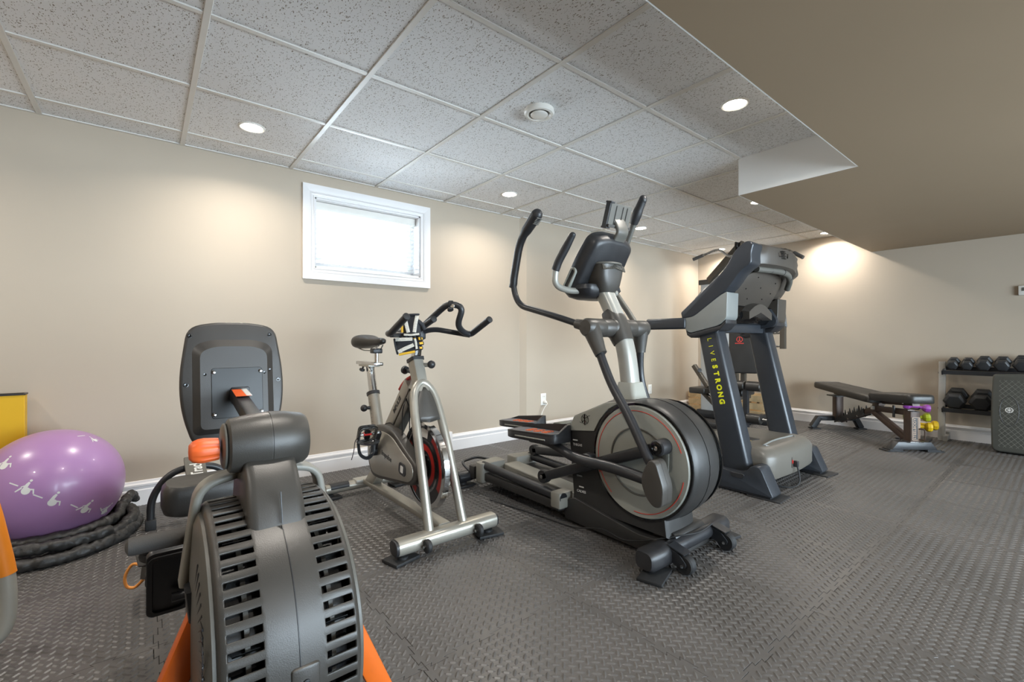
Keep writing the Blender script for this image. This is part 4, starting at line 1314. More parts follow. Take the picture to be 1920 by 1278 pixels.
# ------------------------------------------------------------------ elliptical trainer
def elliptical():
    X = 1.89
    t = thing('elliptical_trainer', 'tall grey and black elliptical trainer with a round side disc and swinging handles', 'elliptical', (X, 1.8, 0))
    EG = mat('elliptical_grey_plastic', '#96978f', .40, var=.03, vscale=8)
    EM = mat('elliptical_mast_grey', '#a2a19a', .36, .25, var=.03)
    EB = mat('elliptical_black_plastic', '#2c2b2a', .42, var=.08, vscale=12, bump=.1, bscale=500)
    yc, zc, R = 1.245, .41, .272
    def hump(k=1.0, dr=0.0):
        """side outline of the flywheel housing in y-z"""
        r = R + dr
        pts = [(1.66, .10), (1.66, .155), (1.69, .475), (1.655, .565), (1.42, .668)]
        a = 66
        while a > -180 + 62:
            pass
            break
        arc = [(yc + r * math.cos(math.radians(q)), zc + r * math.sin(math.radians(q))) for q in range(72, 241, 8)]
        pts = [(1.66, .10)] + [(1.66, .16), (1.692, .48), (1.655, .566), (1.43, .664)] + arc + [(1.10, .10)]
        return pts
    # housing: side profile swept across x with rounded shoulders
    h0 = hump()
    cyy, czz = 1.36, .38
    def sc(k):
        return [(cyy + (y - cyy) * k, czz + (z - czz) * k) for y, z in h0]
    rings = []
    for x, k in ((X - .150, .965), (X - .142, .985), (X - .120, .998), (X - .045, 1.008), (X + .03, .992), (X + .068, .965), (X + .088, .92)):
        rings.append([V((x, y, z)) for y, z in sc(k)])
    MB().rings(rings).build('housing', EB, t, smooth=35)
    seam = [V((X - .045, cyy + (y - cyy) * 1.009, czz + (z - czz) * 1.009)) for y, z in h0[4:-1]]
    MB().tube(seam, .0014, 6).build('housing_seam', BLACKG, t)
    # grey cheek panels
    for s in (-1, 1):
        x0 = X + (-.1515 if s < 0 else .0885)
        pg = [(1.682, .482), (1.646, .560), (1.43, .655), (1.345, .668), (1.42, .625), (1.475, .565), (1.508, .505)]
        pn = MB().prism(pg, YZ, x0 - .004, x0 + .004).build('cheek_panel', EG, t, bevel=.002, bseg=1)
        if s < 0:
            # N-in-orbit emblem: letter, ring and swash
            c = V((x0 - .0048, 1.568, .556))
            fn = at(c, (0, -1, .14), (0, .14, 1))
            e = MB().tube([fn(.024 * math.cos(a), .024 * math.sin(a), 0) for a in [2 * PI * k / 28 for k in range(28)]], .0013, 6, closed=True).build('emblem_ring', BLACKG, pn)
            m_ = MB()
            m_.add([fn(-.007, -.027, .0004), fn(-.001, -.030, .0004), fn(.003, -.005, .0004), (fn(.005, .029, .0004)), fn(-.003, .024, .0004)], [(0, 1, 2, 3, 4)])
            m_.tube([fn(-.018, -.012, 0), fn(-.012, .016, 0), fn(.010, -.018, 0), (fn(.018, .014, 0))], .0016, 6)
            m_.tube(sm([fn(-.036, -.012, 0), fn(-.02, -.016, 0), fn(.01, .010, 0), fn(.036, .018, 0)], 5), .0012, 6)
            m_.build('emblem', BLACKG, pn)
            tx = x0 - .0035
            for (w, y, z, sz) in (('THIGHS', 1.618, .418, .018), ('CALVES', 1.592, .185, .018), ('QUADS', 1.605, .262, .011)):
                text(w, sz, WHITEINK, t, (tx - .001, y, z), (0, -1, .05), (0, .05, 1), 'printed_word')
            m_ = MB()
            for y, z in ((1.635, .440), (1.628, .358), (1.592, .208)):
                m_.box((tx, y, z), (.001, .032, .006), M.Rotation(-.05, 3, 'X'))
            m_.build('printed_bars', WHITEINK, t)
    # side discs (crank covers)
    for s in (-1, 1):
        x0 = X + (-.150 if s < 0 else .088)
        dk = thing_part(t, 'side_disc', (x0, yc, zc))
        MB().lathe([(.252, 0), (.252, .004), (.246, .012), (.20, .014), (.150, .013), (.148, .008), (.14, .006), (.001, .006)], (x0, yc, zc), (s, 0, 0), 72).build('disc_face', EG, dk)
        MB().lathe([(.253, -.004), (.262, -.004), (.262, .006), (.253, .006)], (x0, yc, zc), (s, 0, 0), 72, True).build('disc_groove', BLACKG, dk)
        RS = mat('red_stripe', '#c23a2c', .5)
        for a0, a1 in ((20, 235), (265, 352)):
            # stripes as thin arcs on the face
            a_ = [math.radians(a) for a in range(a0, a1, 5)]
            MB().tube([V((x0 + s * .0133, yc - .228 * math.cos(a + PI) * -1, zc + .228 * math.sin(a))) for a in a_], .0019, 6).build('red_stripe', RS, dk)
        MB().tube([V((x0 + s * .0105, yc + .150 * math.cos(a), zc + .150 * math.sin(a))) for a in [2 * PI * k / 60 for k in range(60)]], .0045, 8, closed=True).build('inner_ring', GREYD, dk)
        MB().add([V((x0 + s * .0145, yc + .236, zc - .06)), V((x0 + s * .0145, yc + .205, zc - .055)), V((x0 + s * .0145, yc + .218, zc - .10))], [(0, 1, 2)]).build('red_marker', RS, dk)
        MB().prism([(yc - .16, zc + .115), (yc - .115, zc + .115), (yc - .135, zc - .02), (yc - .155, zc - .06)], YZ, x0 + s * .006, x0 + s * .016).build('crank_fairing', EG, dk, bevel=.003)
    # collar and mast
    sec = []
    for (z, y, wx, wy) in ((.648, 1.405, .135, .15), (.672, 1.404, .120, .13), (.745, 1.405, .098, .098), (.748, 1.405, .094, .094)):
        sec.append([V((X + u, y + v, z)) for u, v in rpoly(wx, wy, .022, 4)])
    MB().rings(sec).build('mast_collar', EG, t, smooth=40)
    mp = sm([(X, 1.402, .70), (X, 1.432, .90), (X, 1.487, 1.05), (X, 1.575, 1.215), (X, 1.592, 1.25)], 5)
    MB().tube(mp, 1.0, prof=rpoly(.092, .078, .03, 5), up=(0, 1, 0)).build('mast', EM, t, smooth=50)
    # cross hub with pivots
    hy, hz = 1.49, 1.018
    hub = MB().lathe([(.044, -.125), (.046, -.12), (.046, -.055), (.050, -.05), (.052, .0), (.050, .05), (.046, .055), (.046, .12), (.044, .125)], (X, hy, hz), (1, 0, 0), 32).build('pivot_hub', CHAR, t)
    MB().tube(sm([(X, 1.447, .945), (X, 1.470, .99), (X, 1.50, 1.055), (X, 1.53, 1.105)], 4), [1.0, 1.12, 1.12, .95], prof=rpoly(.105, .092, .04, 5), up=(0, 1, 0)).build('hub_sleeve', CHAR, hub, smooth=60)
    def arm(s, dy, ddy=0.0):
        """swing arm on side s: pivot, lower tube, knee cover, upper handle"""
        x1 = X + s * .185
        a = thing_part(t, 'swing_arm', (x1, hy, hz))
        MB().lathe([(.043, -.070), (.045, -.066), (.045, .045), (.036, .058), (.001, .060)], (x1, hy, hz), (s, 0, 0), 28).build('pivot_cap', CHAR, a)
        return a, x1
    # near (left) arm
    a, x1 = arm(-1, 0)
    MB().tube([(1.690, 1.490, 1.02), (1.690, 1.435, .905), (1.690, 1.425, .890)], [.046, .031, .030], 20).build('pivot_cone', CHAR, a)
    MB().tube(sm([(1.690, 1.445, .92), (1.682, 1.36, .76), (1.668, 1.25, .62), (1.648, 1.145, .475), (1.645, 1.115, .43)], 6), .0205, 16).build('lower_tube', BLACKM, a)
    MB().tube([(1.676, 1.50, 1.025), (1.668, 1.565, 1.038)], [.030, .024], 18).build('handle_socket', CHAR, a)
    HL = [(1.672, 1.54, 1.032), (1.640, 1.70, 1.083), (1.620, 1.955, 1.150), (1.612, 2.0, 1.26), (1.605, 1.925, 1.505), (1.60, 1.78, 1.615)]
    hp = fil(HL, [0, .2, .10, .06, .07, 0], 8)
    MB().tube(hp, .0165, 16).build('handle_tube', BLACKM, a)
    gp = [p for p in hp if p.z > 1.25]
    gp[0] = V((1.612, 2.0, 1.252))
    grip = []
    n = len(gp)
    MB().tube(gp, [.0215 + .010 * max(0, (k / (n - 1) - .8) / .2) for k in range(n)], 18).build('handle_grip', BLACK, a)
    tipd = (V(HL[-1]) - V(HL[-2])).normalized()
    MB().ball(V(HL[-1]) - tipd * .01, (.030, .034, .040), 18, 12, V((0, 0, 1)).rotation_difference(tipd).to_matrix()).build('grip_tip', BLACK, a, smooth=80)
    m_ = MB()
    for k in range(5):
        p = V(HL[-1]) - tipd * (.012 + .0095 * k) + V((0, -.027, -.018))
        m_.bar(p + V((-.018, 0, 0)), p + V((.018, 0, 0)), .006, .004)
    m_.build('grip_ridges', GREYD, a)
    # far (right) arm
    a2, x2 = arm(1, 0)
    MB().tube([(2.09, 1.490, 1.02), (2.10, 1.50, .905), (2.10, 1.50, .890)], [.046, .031, .030], 20).build('pivot_cone', CHAR, a2)
    MB().tube(sm([(2.10, 1.498, .92), (2.12, 1.51, .76), (2.13, 1.47, .62), (2.13, 1.37, .46), (2.135, 1.30, .38)], 6), .0205, 16).build('lower_tube', BLACKM, a2)
    HR = [(2.105, 1.535, 1.05), (2.12, 1.58, 1.10), (2.15, 1.735, 1.27), (2.16, 1.70, 1.40), (2.17, 1.628, 1.53), (2.155, 1.565, 1.655), (2.15, 1.515, 1.735)]
    hp = fil(HR, [0, .05, .12, .1, .1, .06, 0], 7)
    MB().tube(hp, .0165, 16).build('handle_tube', GREYD, a2)  # black tube coloured grey, its reflected light put into the colour
    gp = [p for p in hp if p.z > 1.60]
    MB().tube(gp, [.022 + .006 * math.sin(PI * k / (len(gp) - 1)) for k in range(len(gp))], 18).build('handle_grip', BLACK, a2)
    MB().ball(V(HR[-1]), (.022, .022, .026), 16, 10).build('grip_tip', BLACK, a2, smooth=80)
    # linkage per side
    def link(s, crank, pedal_c, pedal_dir, roll, knee, m_off):
        xa = X + s * .20
        l = thing_part(t, 'pedal_linkage', (xa, 1.6, .4))
        # crank arm end + long roller arm
        cr = V((X + s * .19, crank[0], crank[1]))
        rl = V((X + s * .19, roll[0], roll[1]))
        MB().bar(cr, rl, .044, .052, up=(0, 0, 1), rr=.3).build('roller_arm', BLACKM, l)
        MB().lathe([(.034, -.05), (.034, .035), (.028, .040), (.001, .040)], cr, (s, 0, 0), 26).build('crank_boss', BLACK, l)
        b = MB().lathe([(.026, .040), (.026, .043), (.018, .044), (.016, .041), (.001, .041)], cr, (s, 0, 0), 22).build('bolt_ring', BLACKG, l)
        MB().lathe([(.009, 0), (.009, .004), (.001, .005)], cr + V((s * .041, 0, 0)), (s, 0, 0), 12).build('bolt', CHROME, b)
        w = MB().lathe([(.012, -.022), (.033, -.022), (.036, -.014), (.036, .014), (.033, .022), (.001, .022)], rl, (s, 0, 0), 26).build('roller_wheel', RUBBER, l)
        MB().lathe([(.010, .021), (.010, .026), (.001, .027)], rl, (s, 0, 0), 12).build('wheel_bolt', CHROME, w)
        # pedal arm from knee cover back to pedal
        kn = V((X + s * .255, knee[0], knee[1]))
        pc = V((X + s * .225, pedal_c[0], pedal_c[1]))
        pd = V((0, pedal_dir[0], pedal_dir[1])).normalized()
        mid = kn.lerp(pc, .62) + V((0, 0, -.045))
        pa = sm([kn + V((0, .01, -.005)), kn.lerp(mid, .5) + V((0, 0, .004)), mid, pc + V((0, -.10, -.035)), pc + V((0, .05, -.035))], 6)
        MB().tube(pa, .0245, 16).build('pedal_arm', BLACKM, l)
        # knee cover: two-piece moulded boot
        ol = rcorner([(knee[0] + .054, knee[1] - .010), (knee[0] + .046, knee[1] + .040), (knee[0] + .012, knee[1] + .095), (knee[0] - .016, knee[1] + .088), (knee[0] - .052, knee[1] - .01), (knee[0] - .046, knee[1] - .085), (knee[0] - .01, knee[1] - .098), (knee[0] + .028, knee[1] - .068)], .025, 4)
        MB().prism(ol, YZ, X + s * .255 - .036, X + s * .255 + .036).build('knee_cover', CHAR, l, bevel=.013, bseg=3)
        MB().prism([(y * 1, z) for y, z in ol], YZ, X + s * .255 - .001, X + s * .255 + .001).build('cover_seam', BLACKG, l)
        # pedal tray
        fn = at(pc, (1, 0, 0), pd)                      # u across, v along, w up
        up = fn(0, 0, 1) - fn(0, 0, 0)
        sg = 1 if up.z > 0 else -1
        W, Ln = .150, .40
        tr = thing_part(l, 'pedal', pc) if False else l
        outl = rcorner([(-W / 2, -Ln / 2), (W / 2, -Ln / 2), (W / 2, Ln / 2 - .06), (W / 2 - .02, Ln / 2), (-W / 2 + .02, Ln / 2), (-W / 2, Ln / 2 - .06)], [.04, .04, .02, .02, .02, .02], 5)
        MB().prism(outl, fn, sg * -.032, sg * .008).build('pedal_tray', BLACK, l, bevel=.005)
        inl = [(u * .86, v * .93) for u, v in outl]
        nfr = len(outl)
        # rim wall, higher toward the front (low y)
        m_ = MB()
        vs = []
        for poly, top in ((outl, 0), (outl, 1), (inl, 1), (inl, 0)):
            for u, v in poly:
                hh = .046 if u > .02 else (.010 if u < -.02 else .028)
                hgt = (.008 + (hh if v < .04 else hh * max(0, (Ln / 2 - v) / (Ln / 2 - .04)))) if top else .004
                vs.append(fn(u, v, sg * hgt))
        fs = []
        for i in range(3):
            for k in range(nfr):
                fs.append((i * nfr + k, i * nfr + (k + 1) % nfr, (i + 1) * nfr + (k + 1) % nfr, (i + 1) * nfr + k))
        m_.add(vs, fs)
        m_.build('pedal_rim', BLACK, l, smooth=45)
        CU = mat('grey_pedal_cushion', '#5a5c63', .55, var=.08, vscale=30, bump=.2)
        cs = MB().prism([(u * .82, v * .90) for u, v in outl], fn, sg * .006, sg * .012).build('pedal_cushion', CU, l)
        OR = mat('orange_print', '#d9642c', .5)
        m_ = MB()
        for k in range(3):
            for q in range(3):
                m_.tube([fn(-.02 + .018 * q + (.012 + .005 * q) * math.cos(a), -.08 + k * .065 + .02 * math.sin(a), sg * .0125) for a in [2 * PI * j / 16 for j in range(16)]], .0022, 5, closed=True)
        m_.build('cushion_print', OR, cs)
        MB().tube([fn(-W / 2 - .001, -Ln / 2 + .06, sg * -.014), fn(-W / 2 - .001, Ln / 2 - .10, sg * -.014)], .004, 8).build('tray_trim', EG, l)
        MB().box(kn.lerp(pc, .52) + V((-s * .02, 0, -.035)), (.05, .05, .06)).build('arm_joint', BLACKM, l, bevel=.008)
    link(-1, (1.105, .505), (1.85, .452), (1, -.055), (1.83, .215), (1.085, .375), 0)
    link(1, (1.385, .315), (2.52, .365), (1, -.06), (2.34, .205), (1.385, .40), 0)
    # base frame, roller rails
    MB().prism(rcorner([(1.70, .018), (1.715, .105), (1.64, .145), (1.25, .085), (1.09, .095), (1.075, .018)], [.01, .02, .03, .03, .02, .01], 4), YZ, X - .165, X + .165).build('front_base', EB, t, bevel=.010, bseg=3)
    MB().bar((X, 1.70, .075), (X, 2.50, .075), .10, .08).build('base_beam', BLACKM, t)
    rc = MB().prism(rcorner([(1.66, .06), (1.66, .115), (2.37, .15), (2.47, .10), (2.47, .045)], .03, 4), YZ, X - .06, X + .06).build('rail_cover', GREYP, t, bevel=.02, bseg=3)
    for s in (-1, 1):
        MB().rod((X + s * .195, 1.68, .135), (X + s * .195, 2.40, .155), .026, 18).build('roller_rail', BLACKM, t)
        MB().bar((X + s * .13, 1.70, .09), (X + s * .13, 2.43, .09), .17, .05).build('rail_tray', EB, t)
        MB().prism(rcorner([(X + s * .04, 2.36), (X + s * .235, 2.36), (X + s * .235, 2.44), (X + s * .04, 2.47)], .025, 4), XYP, .05, .175).build('rail_end_cap', GREYP, t, bevel=.012)
        MB().box((X + s * .175, 1.715, .12), (.10, .07, .085)).build('rail_front_bracket', GREYP, t, bevel=.01)
    # rear stabiliser with lift handle
    MB().bar((X - .31, 2.535, .062), (X + .31, 2.535, .062), .07, .058, rr=.35).build('rear_stabiliser', BLACKM, t)
    for s in (-1, 1):
        MB().lathe([(.028, -.02), (.036, -.01), (.036, .08), (.03, .09), (.001, .09)], (X + s * .22, 2.535, .062), (s, 0, 0), 20).build('end_cap', BLACK, t)
        MB().lathe([(.03, 0), (.03, .014), (.012, .018), (.012, .04)], (X + s * .27, 2.535, .0168), (0, 0, 1), 16).build('levelling_foot', RUBBER, t)
        MB().box((X + s * .20, 2.49, .095), (.06, .06, .085)).build('rail_foot', EB, t, bevel=.008)
    MB().tube(fil([(X - .22, 2.51, .09), (X - .24, 2.60, .14), (X - .10, 2.62, .15), (X - .04, 2.52, .14)], .04), .009, 10).build('lift_handle', BLACKM, t)
    # front stabiliser with wheels
    fs = thing_part(t, 'front_stabiliser', (X, 1.06, .06))
    MB().tube(fil([(X - .23, 1.095, .066), (X - .10, 1.085, .075), (X + .10, 1.085, .075), (X + .23, 1.095, .066)], .1), .034, 18).build('cross_tube', BLACKM, fs)
    for s in (-1, 1):
        MB().tube([(X + s * .16, 1.095, .066), (X + s * .185, 1.098, .064), (X + s * .30, 1.105, .062), (X + s * .318, 1.106, .062)], [.8, 1.0, 1.02, .82], prof=rpoly(.098, .084, .03, 4), up=(0, 0, 1)).build('end_boot', BLACK, fs, smooth=50)
        for dx in (-.026, .026):
            MB().prism(rcorner([(1.075, .10), (1.02, .085), (.985, .05), (1.0, .03), (1.03, .035), (1.075, .05)], .015, 3), YZ, X + s * .172 + dx - .0025, X + s * .172 + dx + .0025).build('wheel_bracket', BLACKM, fs)
        MB().box((X + s * .172, 1.035, .096), (.055, .075, .005), M.Rotation(.25, 3, 'X')).build('bracket_top', BLACKM, fs)
        w = MB().lathe([(.010, -.018), (.034, -.019), (.039, -.013), (.039, .013), (.034, .019), (.010, .018)], (X + s * .172, 1.005, .042), (1, 0, 0), 28).build('transport_wheel', RUBBER, fs)
        MB().rod((X + s * .172 - .032, 1.005, .042), (X + s * .172 + .032, 1.005, .042), .007, 10).build('wheel_axle', CHROME, w)
    MB().prism(rcorner([(1.20, .055), (1.11, .075), (1.075, .10), (1.09, .125), (1.20, .12)], .02, 4), YZ, X - .12, X + .12).build('front_skirt', EB, t, bevel=.008)
    # console assembly
    ph = thing_part(t, 'console', (X, 1.58, 1.3))
    tl = V((0, -.56, .83)).normalized()      # up the console's back
    fn = at((X, 1.615, 1.345), (1, 0, 0), tl)  # w = across normal
    nz = fn(0, 0, 1) - fn(0, 0, 0)
    sg = 1 if nz.y < 0 else -1                # make +w face the camera (front / -y)
    ol = rcorner([(-.155, -.165), (.155, -.165), (.165, .02), (.150, .160), (.08, .185), (-.08, .185), (-.150, .160), (-.165, .02)], [.04, .04, .05, .06, .04, .04, .06, .05], 5)
    rings = []
    for k, w in ((.97, -.035), (1.0, -.028), (1.0, .0), (.985, .022), (.93, .042), (.84, .050)):
        rings.append([fn(u * k, v * k, sg * w) for u, v in ol])
    MB().rings(rings).build('console_shell', BLACK, ph, smooth=45)
    MB().prism([(u * .93, v * .93) for u, v in ol], fn, sg * -.040, sg * -.034).build('display_panel', BLACKG, ph)
    for s in (-1, 1):
        sp = at(fn(s * .160, -.085, sg * -.002), fn(0, .93, 0) - fn(0, 0, 0), fn(0, 0, 1) - fn(0, 0, 0))
        o1, i1 = rpoly(.13, .044, .022, 5), rpoly(.105, .024, .012, 5)
        MB().frame(o1, i1, sp, -s * .010 * sg, s * .012 * sg).build('speaker_ring', EG, ph, bevel=.002, bseg=1)
        MB().prism(i1, sp, -.006, .006).build('speaker_grille', BLACK, ph)
    # base tray under the console and neck shroud with louvres
    MB().rings([[V((X + u, 1.655 + v, z)) for u, v in rpoly(w, d, .05, 5)] for w, d, z in ((.18, .12, 1.175), (.25, .17, 1.188), (.30, .20, 1.222), (.29, .19, 1.245))]).build('console_tray', BLACK, ph, smooth=45)
    MB().rings([[V((X + u, y + v, z)) for u, v in rpoly(w, d, .04, 5)] for w, d, y, z in ((.105, .10, 1.575, 1.205), (.150, .13, 1.575, 1.24), (.175, .15, 1.58, 1.29), (.185, .15, 1.575, 1.345))]).build('neck_shroud', CHAR, ph, smooth=45)
    m_ = MB()
    for k in range(22):
        u = -.085 + k * .0081
        m_.bar((X + u, 1.503 + abs(u) * .12, 1.352 - abs(u) * .12), (X + u, 1.494 + abs(u) * .12, 1.325 - abs(u) * .12), .0036, .006, up=(0, 1, 0))
    m_.build('louvre_fins', GREYD, ph)
    MB().tube([V((X + .090 * math.sin(a), 1.575 - .085 * math.cos(a), 1.352 - .0 * a)) for a in [PI * (k / 24 - .5) for k in range(25)]], .006, 8).build('louvre_band', GREYD, ph)
    # fixed handles
    for s in (-1, 1):
        P = [(X + s * .03, 1.565, 1.218), (X + s * .17, 1.665, 1.212), (X + s * .228, 1.712, 1.24), (X + s * .229, 1.705, 1.335), (X + s * .212, 1.60, 1.487)]
        pf = fil(P, [0, .05, .055, .06, 0], 7)
        MB().tube(pf, .0165, 16).build('fixed_handle', EM, ph)
        gp = [p for p in pf if p.z > 1.30] 
        gp = [V((X + s * .229, 1.706, 1.32))] + [p for p in gp if p.z > 1.335]
        m2 = gp[-1]
        gp = gp[:-1] + [gp[-2].lerp(m2, .5), m2]
        MB().tube(gp, [.021] * (len(gp) - 1) + [.017], 16).build('pulse_grip', BLACK, ph)
        MB().ball(P[-1], (.0165, .0165, .014), 14, 8).build('grip_end', BLACK, ph, smooth=80)
    MB().ball((X + .055, 1.545, 1.205), .017, 14, 10).build('mast_button', GREYP, ph, smooth=80)
    # tablet holder
    th_ = thing_part(t, 'tablet_holder', (X, 1.48, 1.55))
    MB().tube(sm([(X + .015, 1.525, 1.415), (X + .015, 1.49, 1.475), (X + .015, 1.468, 1.51), (X + .01, 1.478, 1.55), (X + .005, 1.49, 1.575)], 5), 1.0, prof=rpoly(.082, .022, .009, 3), up=(0, -1, .4)).build('bracket_arm', GREYD, th_, smooth=50)
    ft = at((X + .005, 1.478, 1.588), (1, 0, .03), (0, -.30, .95))
    nz = ft(0, 0, 1) - ft(0, 0, 0)
    s2 = 1 if nz.y < 0 else -1
    MB().prism(rpoly(.165, .120, .006, 3), ft, s2 * -.004, s2 * .004).build('back_plate', GREYD, th_, bevel=.001, bseg=1)
    m_ = MB()
    for u in (-.040, .012, .045):
        m_.prism([(u - .002, -.055), (u + .002, -.055), (u + .002, .05), (u - .002, .05)], ft, s2 * .004, s2 * .0075)
    m_.build('plate_ribs', CHAR, th_)
    for v in (-.062, .062):
        MB().prism([(-.092, v - .005), (-.06, v - .005), (-.06, v + .005), (-.092, v + .005)], ft, s2 * -.03, s2 * .006).build('clamp_lip', BLACK, th_, bevel=.002, bseg=1)
    MB().prism(rpoly(.012, .13, .004, 2), at(ft(-.086, 0, s2 * -.012), ft(1, 0, 0) - ft(0, 0, 0), ft(0, 1, 0) - ft(0, 0, 0)), -.012, .014).build('side_clamp', BLACK, th_)
    MB().prism(rpoly(.175, .016, .006, 2), at(ft(0, -.052, s2 * .008), ft(1, 0, 0) - ft(0, 0, 0), ft(0, 1, 0) - ft(0, 0, 0)), -.006, .008).build('hinge_bar', CHAR, th_)
    return t
elliptical()
pad(1.605, 1.075, .15, .10, 'rubber pad under the near front foot of the elliptical', .3, .013)
pad(2.19, 1.085, .13, .10, 'rubber pad under the far front foot of the elliptical', -.2, .013)
pad(1.63, 2.54, .13, .11, 'rubber pad under the near rear foot of the elliptical', .1, .013)
pad(2.15, 2.54, .13, .11, 'rubber pad under the far rear foot of the elliptical', .1, .013)
cd = bpy.data.objects['elliptical_trainer']
MB().tube(sm([(2.02, 1.05, .12), (1.90, 1.045, .115), (1.80, 1.06, .122), (1.725, 1.17, .085), (1.705, 1.30, .045), (1.70, 1.42, .055), (1.70, 1.52, .03), (1.69, 1.62, .008), (1.66, 1.85, .007), (1.6, 2.2, .007)], 7), .0032, 8).build('power_cable', RUBBER, cd)
# ------------------------------------------------------------------ treadmill
def treadmill():
    X0, X1 = 2.93, 3.81
    XC = 3.37
    t = thing('treadmill', 'dark grey treadmill with two wide uprights and yellow lettering', 'treadmill', (XC, 2.05, 0))
    TB = mat('treadmill_blue_black', '#33363b', .32, .15, var=.05, vscale=10)
    TS = mat('treadmill_silver_plastic', '#7f8280', .38, .1, var=.03)
    TG = mat('treadmill_taupe_plastic', '#625e57', .42, var=.03, vscale=8)
    TD = mat('treadmill_console_brown', '#453f39', .40, var=.05, vscale=8)
    ups = []
    prof = [(1.640, 1.06), (1.500, 1.06), (1.283, .115), (1.452, .115)]
    for xa, xb in ((X0, X0 + .125), (X1 - .125, X1)):
        ups.append(MB().prism(prof, YZ, xa, xb).build('upright', TB, t, bevel=.022, bseg=4))
    for k, ch in enumerate('LIVESTRONG'):
        f = k / 9
        p = V((X0 - .0008, 1.545 - .085 * f, .962 - .405 * f))
        text(ch, .046 if k > 3 else .043, YELLOW, ups[0], p, (0, -.2, -1), (0, -1, .2), 'letter', bold=.0022 if k > 3 else .0)
    # base shoes
    for s in (0, 1):
        xa, xb = ((X0 - .045, X0 + .085) if s == 0 else (X1 - .085, X1 + .03))
        sh = MB().prism(rcorner([(1.95, .022), (1.95, .13), (1.56, .165), (1.485, .165), (1.45, .135), (1.33, .135), (1.285, .15), (1.255, .19), (1.205, .185), (1.135, .03), (1.135, .022)], [.01, .03, .02, .02, .03, .03, .03, .02, .02, .01, 0], 4), YZ, xa, xb).build('base_shoe', TB, t, bevel=.006)
        MB().box(((xa + xb) / 2, 1.55, .0155), (.11, .80, .013)).build('base_rail', BLACKM, sh)
        if s == 0:
            MB().prism(rcorner([(1.385, .128), (1.295, .128), (1.305, .098), (1.372, .098)], .012, 3), YZ, xa - .003, xa + .004).build('bolt_cover', BLACK, sh, bevel=.002, bseg=1)
            MB().box((xa - .0006, 1.53, .1585), (.0015, .06, .012)).build('caution_sticker', YELLOW, sh)
            MB().box((xa - .0006, 1.53, .148), (.0012, .06, .006)).build('caution_text', WHITEINK, sh)
        for yy in (1.18, 1.88):
            MB().lathe([(.028, 0), (.028, .008), (.014, .012), (.014, .022)], ((xa + xb) / 2, yy, .0085 if yy < 1.5 else .003), (0, 0, 1), 16).build('levelling_foot', RUBBER, t)
    # motor hood
    mh = thing_part(t, 'motor_hood', (XC, 1.45, .1))
    xa, xb = X0 + .075, X1 - .06
    lo = [(xa, 1.215), (xa + .06, 1.185), (XC, 1.165), (xb - .06, 1.185), (xb, 1.215), (xb, 1.72), (xa, 1.72)]
    lo = rcorner(lo, [.03, .05, .3, .05, .03, .02, .02], 5)
    def shrink(k, dy):
        return [(XC + (x - XC) * k, 1.45 + (y - 1.45) * k + dy) for x, y in lo]
    MB().rings([[V((x, y, z + (.0 if y < 1.4 else .0))) for x, y in shrink(k, dy)] for k, dy, z in ((.975, 0, .085), (1.0, 0, .10), (1.0, 0, .215), (.985, .004, .235), (.94, .02, .262), (.86, .04, .272))]).build('hood_shell', TG, mh, smooth=40)
    # dished outline on the hood front
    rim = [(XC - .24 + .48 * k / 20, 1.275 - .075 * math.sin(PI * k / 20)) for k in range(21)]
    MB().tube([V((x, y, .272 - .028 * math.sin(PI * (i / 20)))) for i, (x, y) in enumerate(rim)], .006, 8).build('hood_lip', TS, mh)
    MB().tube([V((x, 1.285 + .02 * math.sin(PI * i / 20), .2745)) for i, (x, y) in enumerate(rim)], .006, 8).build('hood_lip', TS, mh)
    MB().box((XC - .09, 1.50, .2745), (.10, .22, .003), M.Rotation(-.25, 3, 'Z')).build('hood_stripe', BLACK, mh)
    MB().box((XC - .145, 1.50, .2765), (.010, .22, .002), M.Rotation(-.25, 3, 'Z')).build('stripe_line', mat('brass_line', '#b59a4a', .4), mh)
    sk = MB().prism(rpoly(.06, .075, .008, 3), at((XC - .065, 1.1755, .16), (1, 0, 0), (0, 0, 1)), -.006, .004).build('power_socket', BLACKG, mh, bevel=.002, bseg=1)
    MB().box((XC - .082, 1.171, .165), (.014, .006, .022)).build('power_switch', RED, sk)
    MB().box((XC - .06, 1.158, .150), (.026, .03, .04)).build('plug_body', BLACK, sk, bevel=.006)
    MB().tube(sm([(XC - .06, 1.15, .135), (XC - .06, 1.14, .085), (XC - .075, 1.135, .035), (XC - .11, 1.16, .009), (XC - .16, 1.24, .008), (XC - .14, 1.40, .008)], 6), .005, 8).build('power_lead', RUBBER, sk)
    for dx, w in ((-.085, .035), (.045, .075)):
        MB().box((XC + dx - .005, 1.1765 + .0, .112), (w, .004, .026 if dx < 0 else .04)).build('rating_label', WHITEINK, mh)
    # deck, belt and rails
    MB().box((XC, 2.35, .135), (.80, 1.32, .09)).build('deck_frame', BLACKM, t, bevel=.006)
    MB().box((XC, 2.35, .187), (.60, 1.30, .012)).build('running_belt', RUBBER, t, bevel=.004)
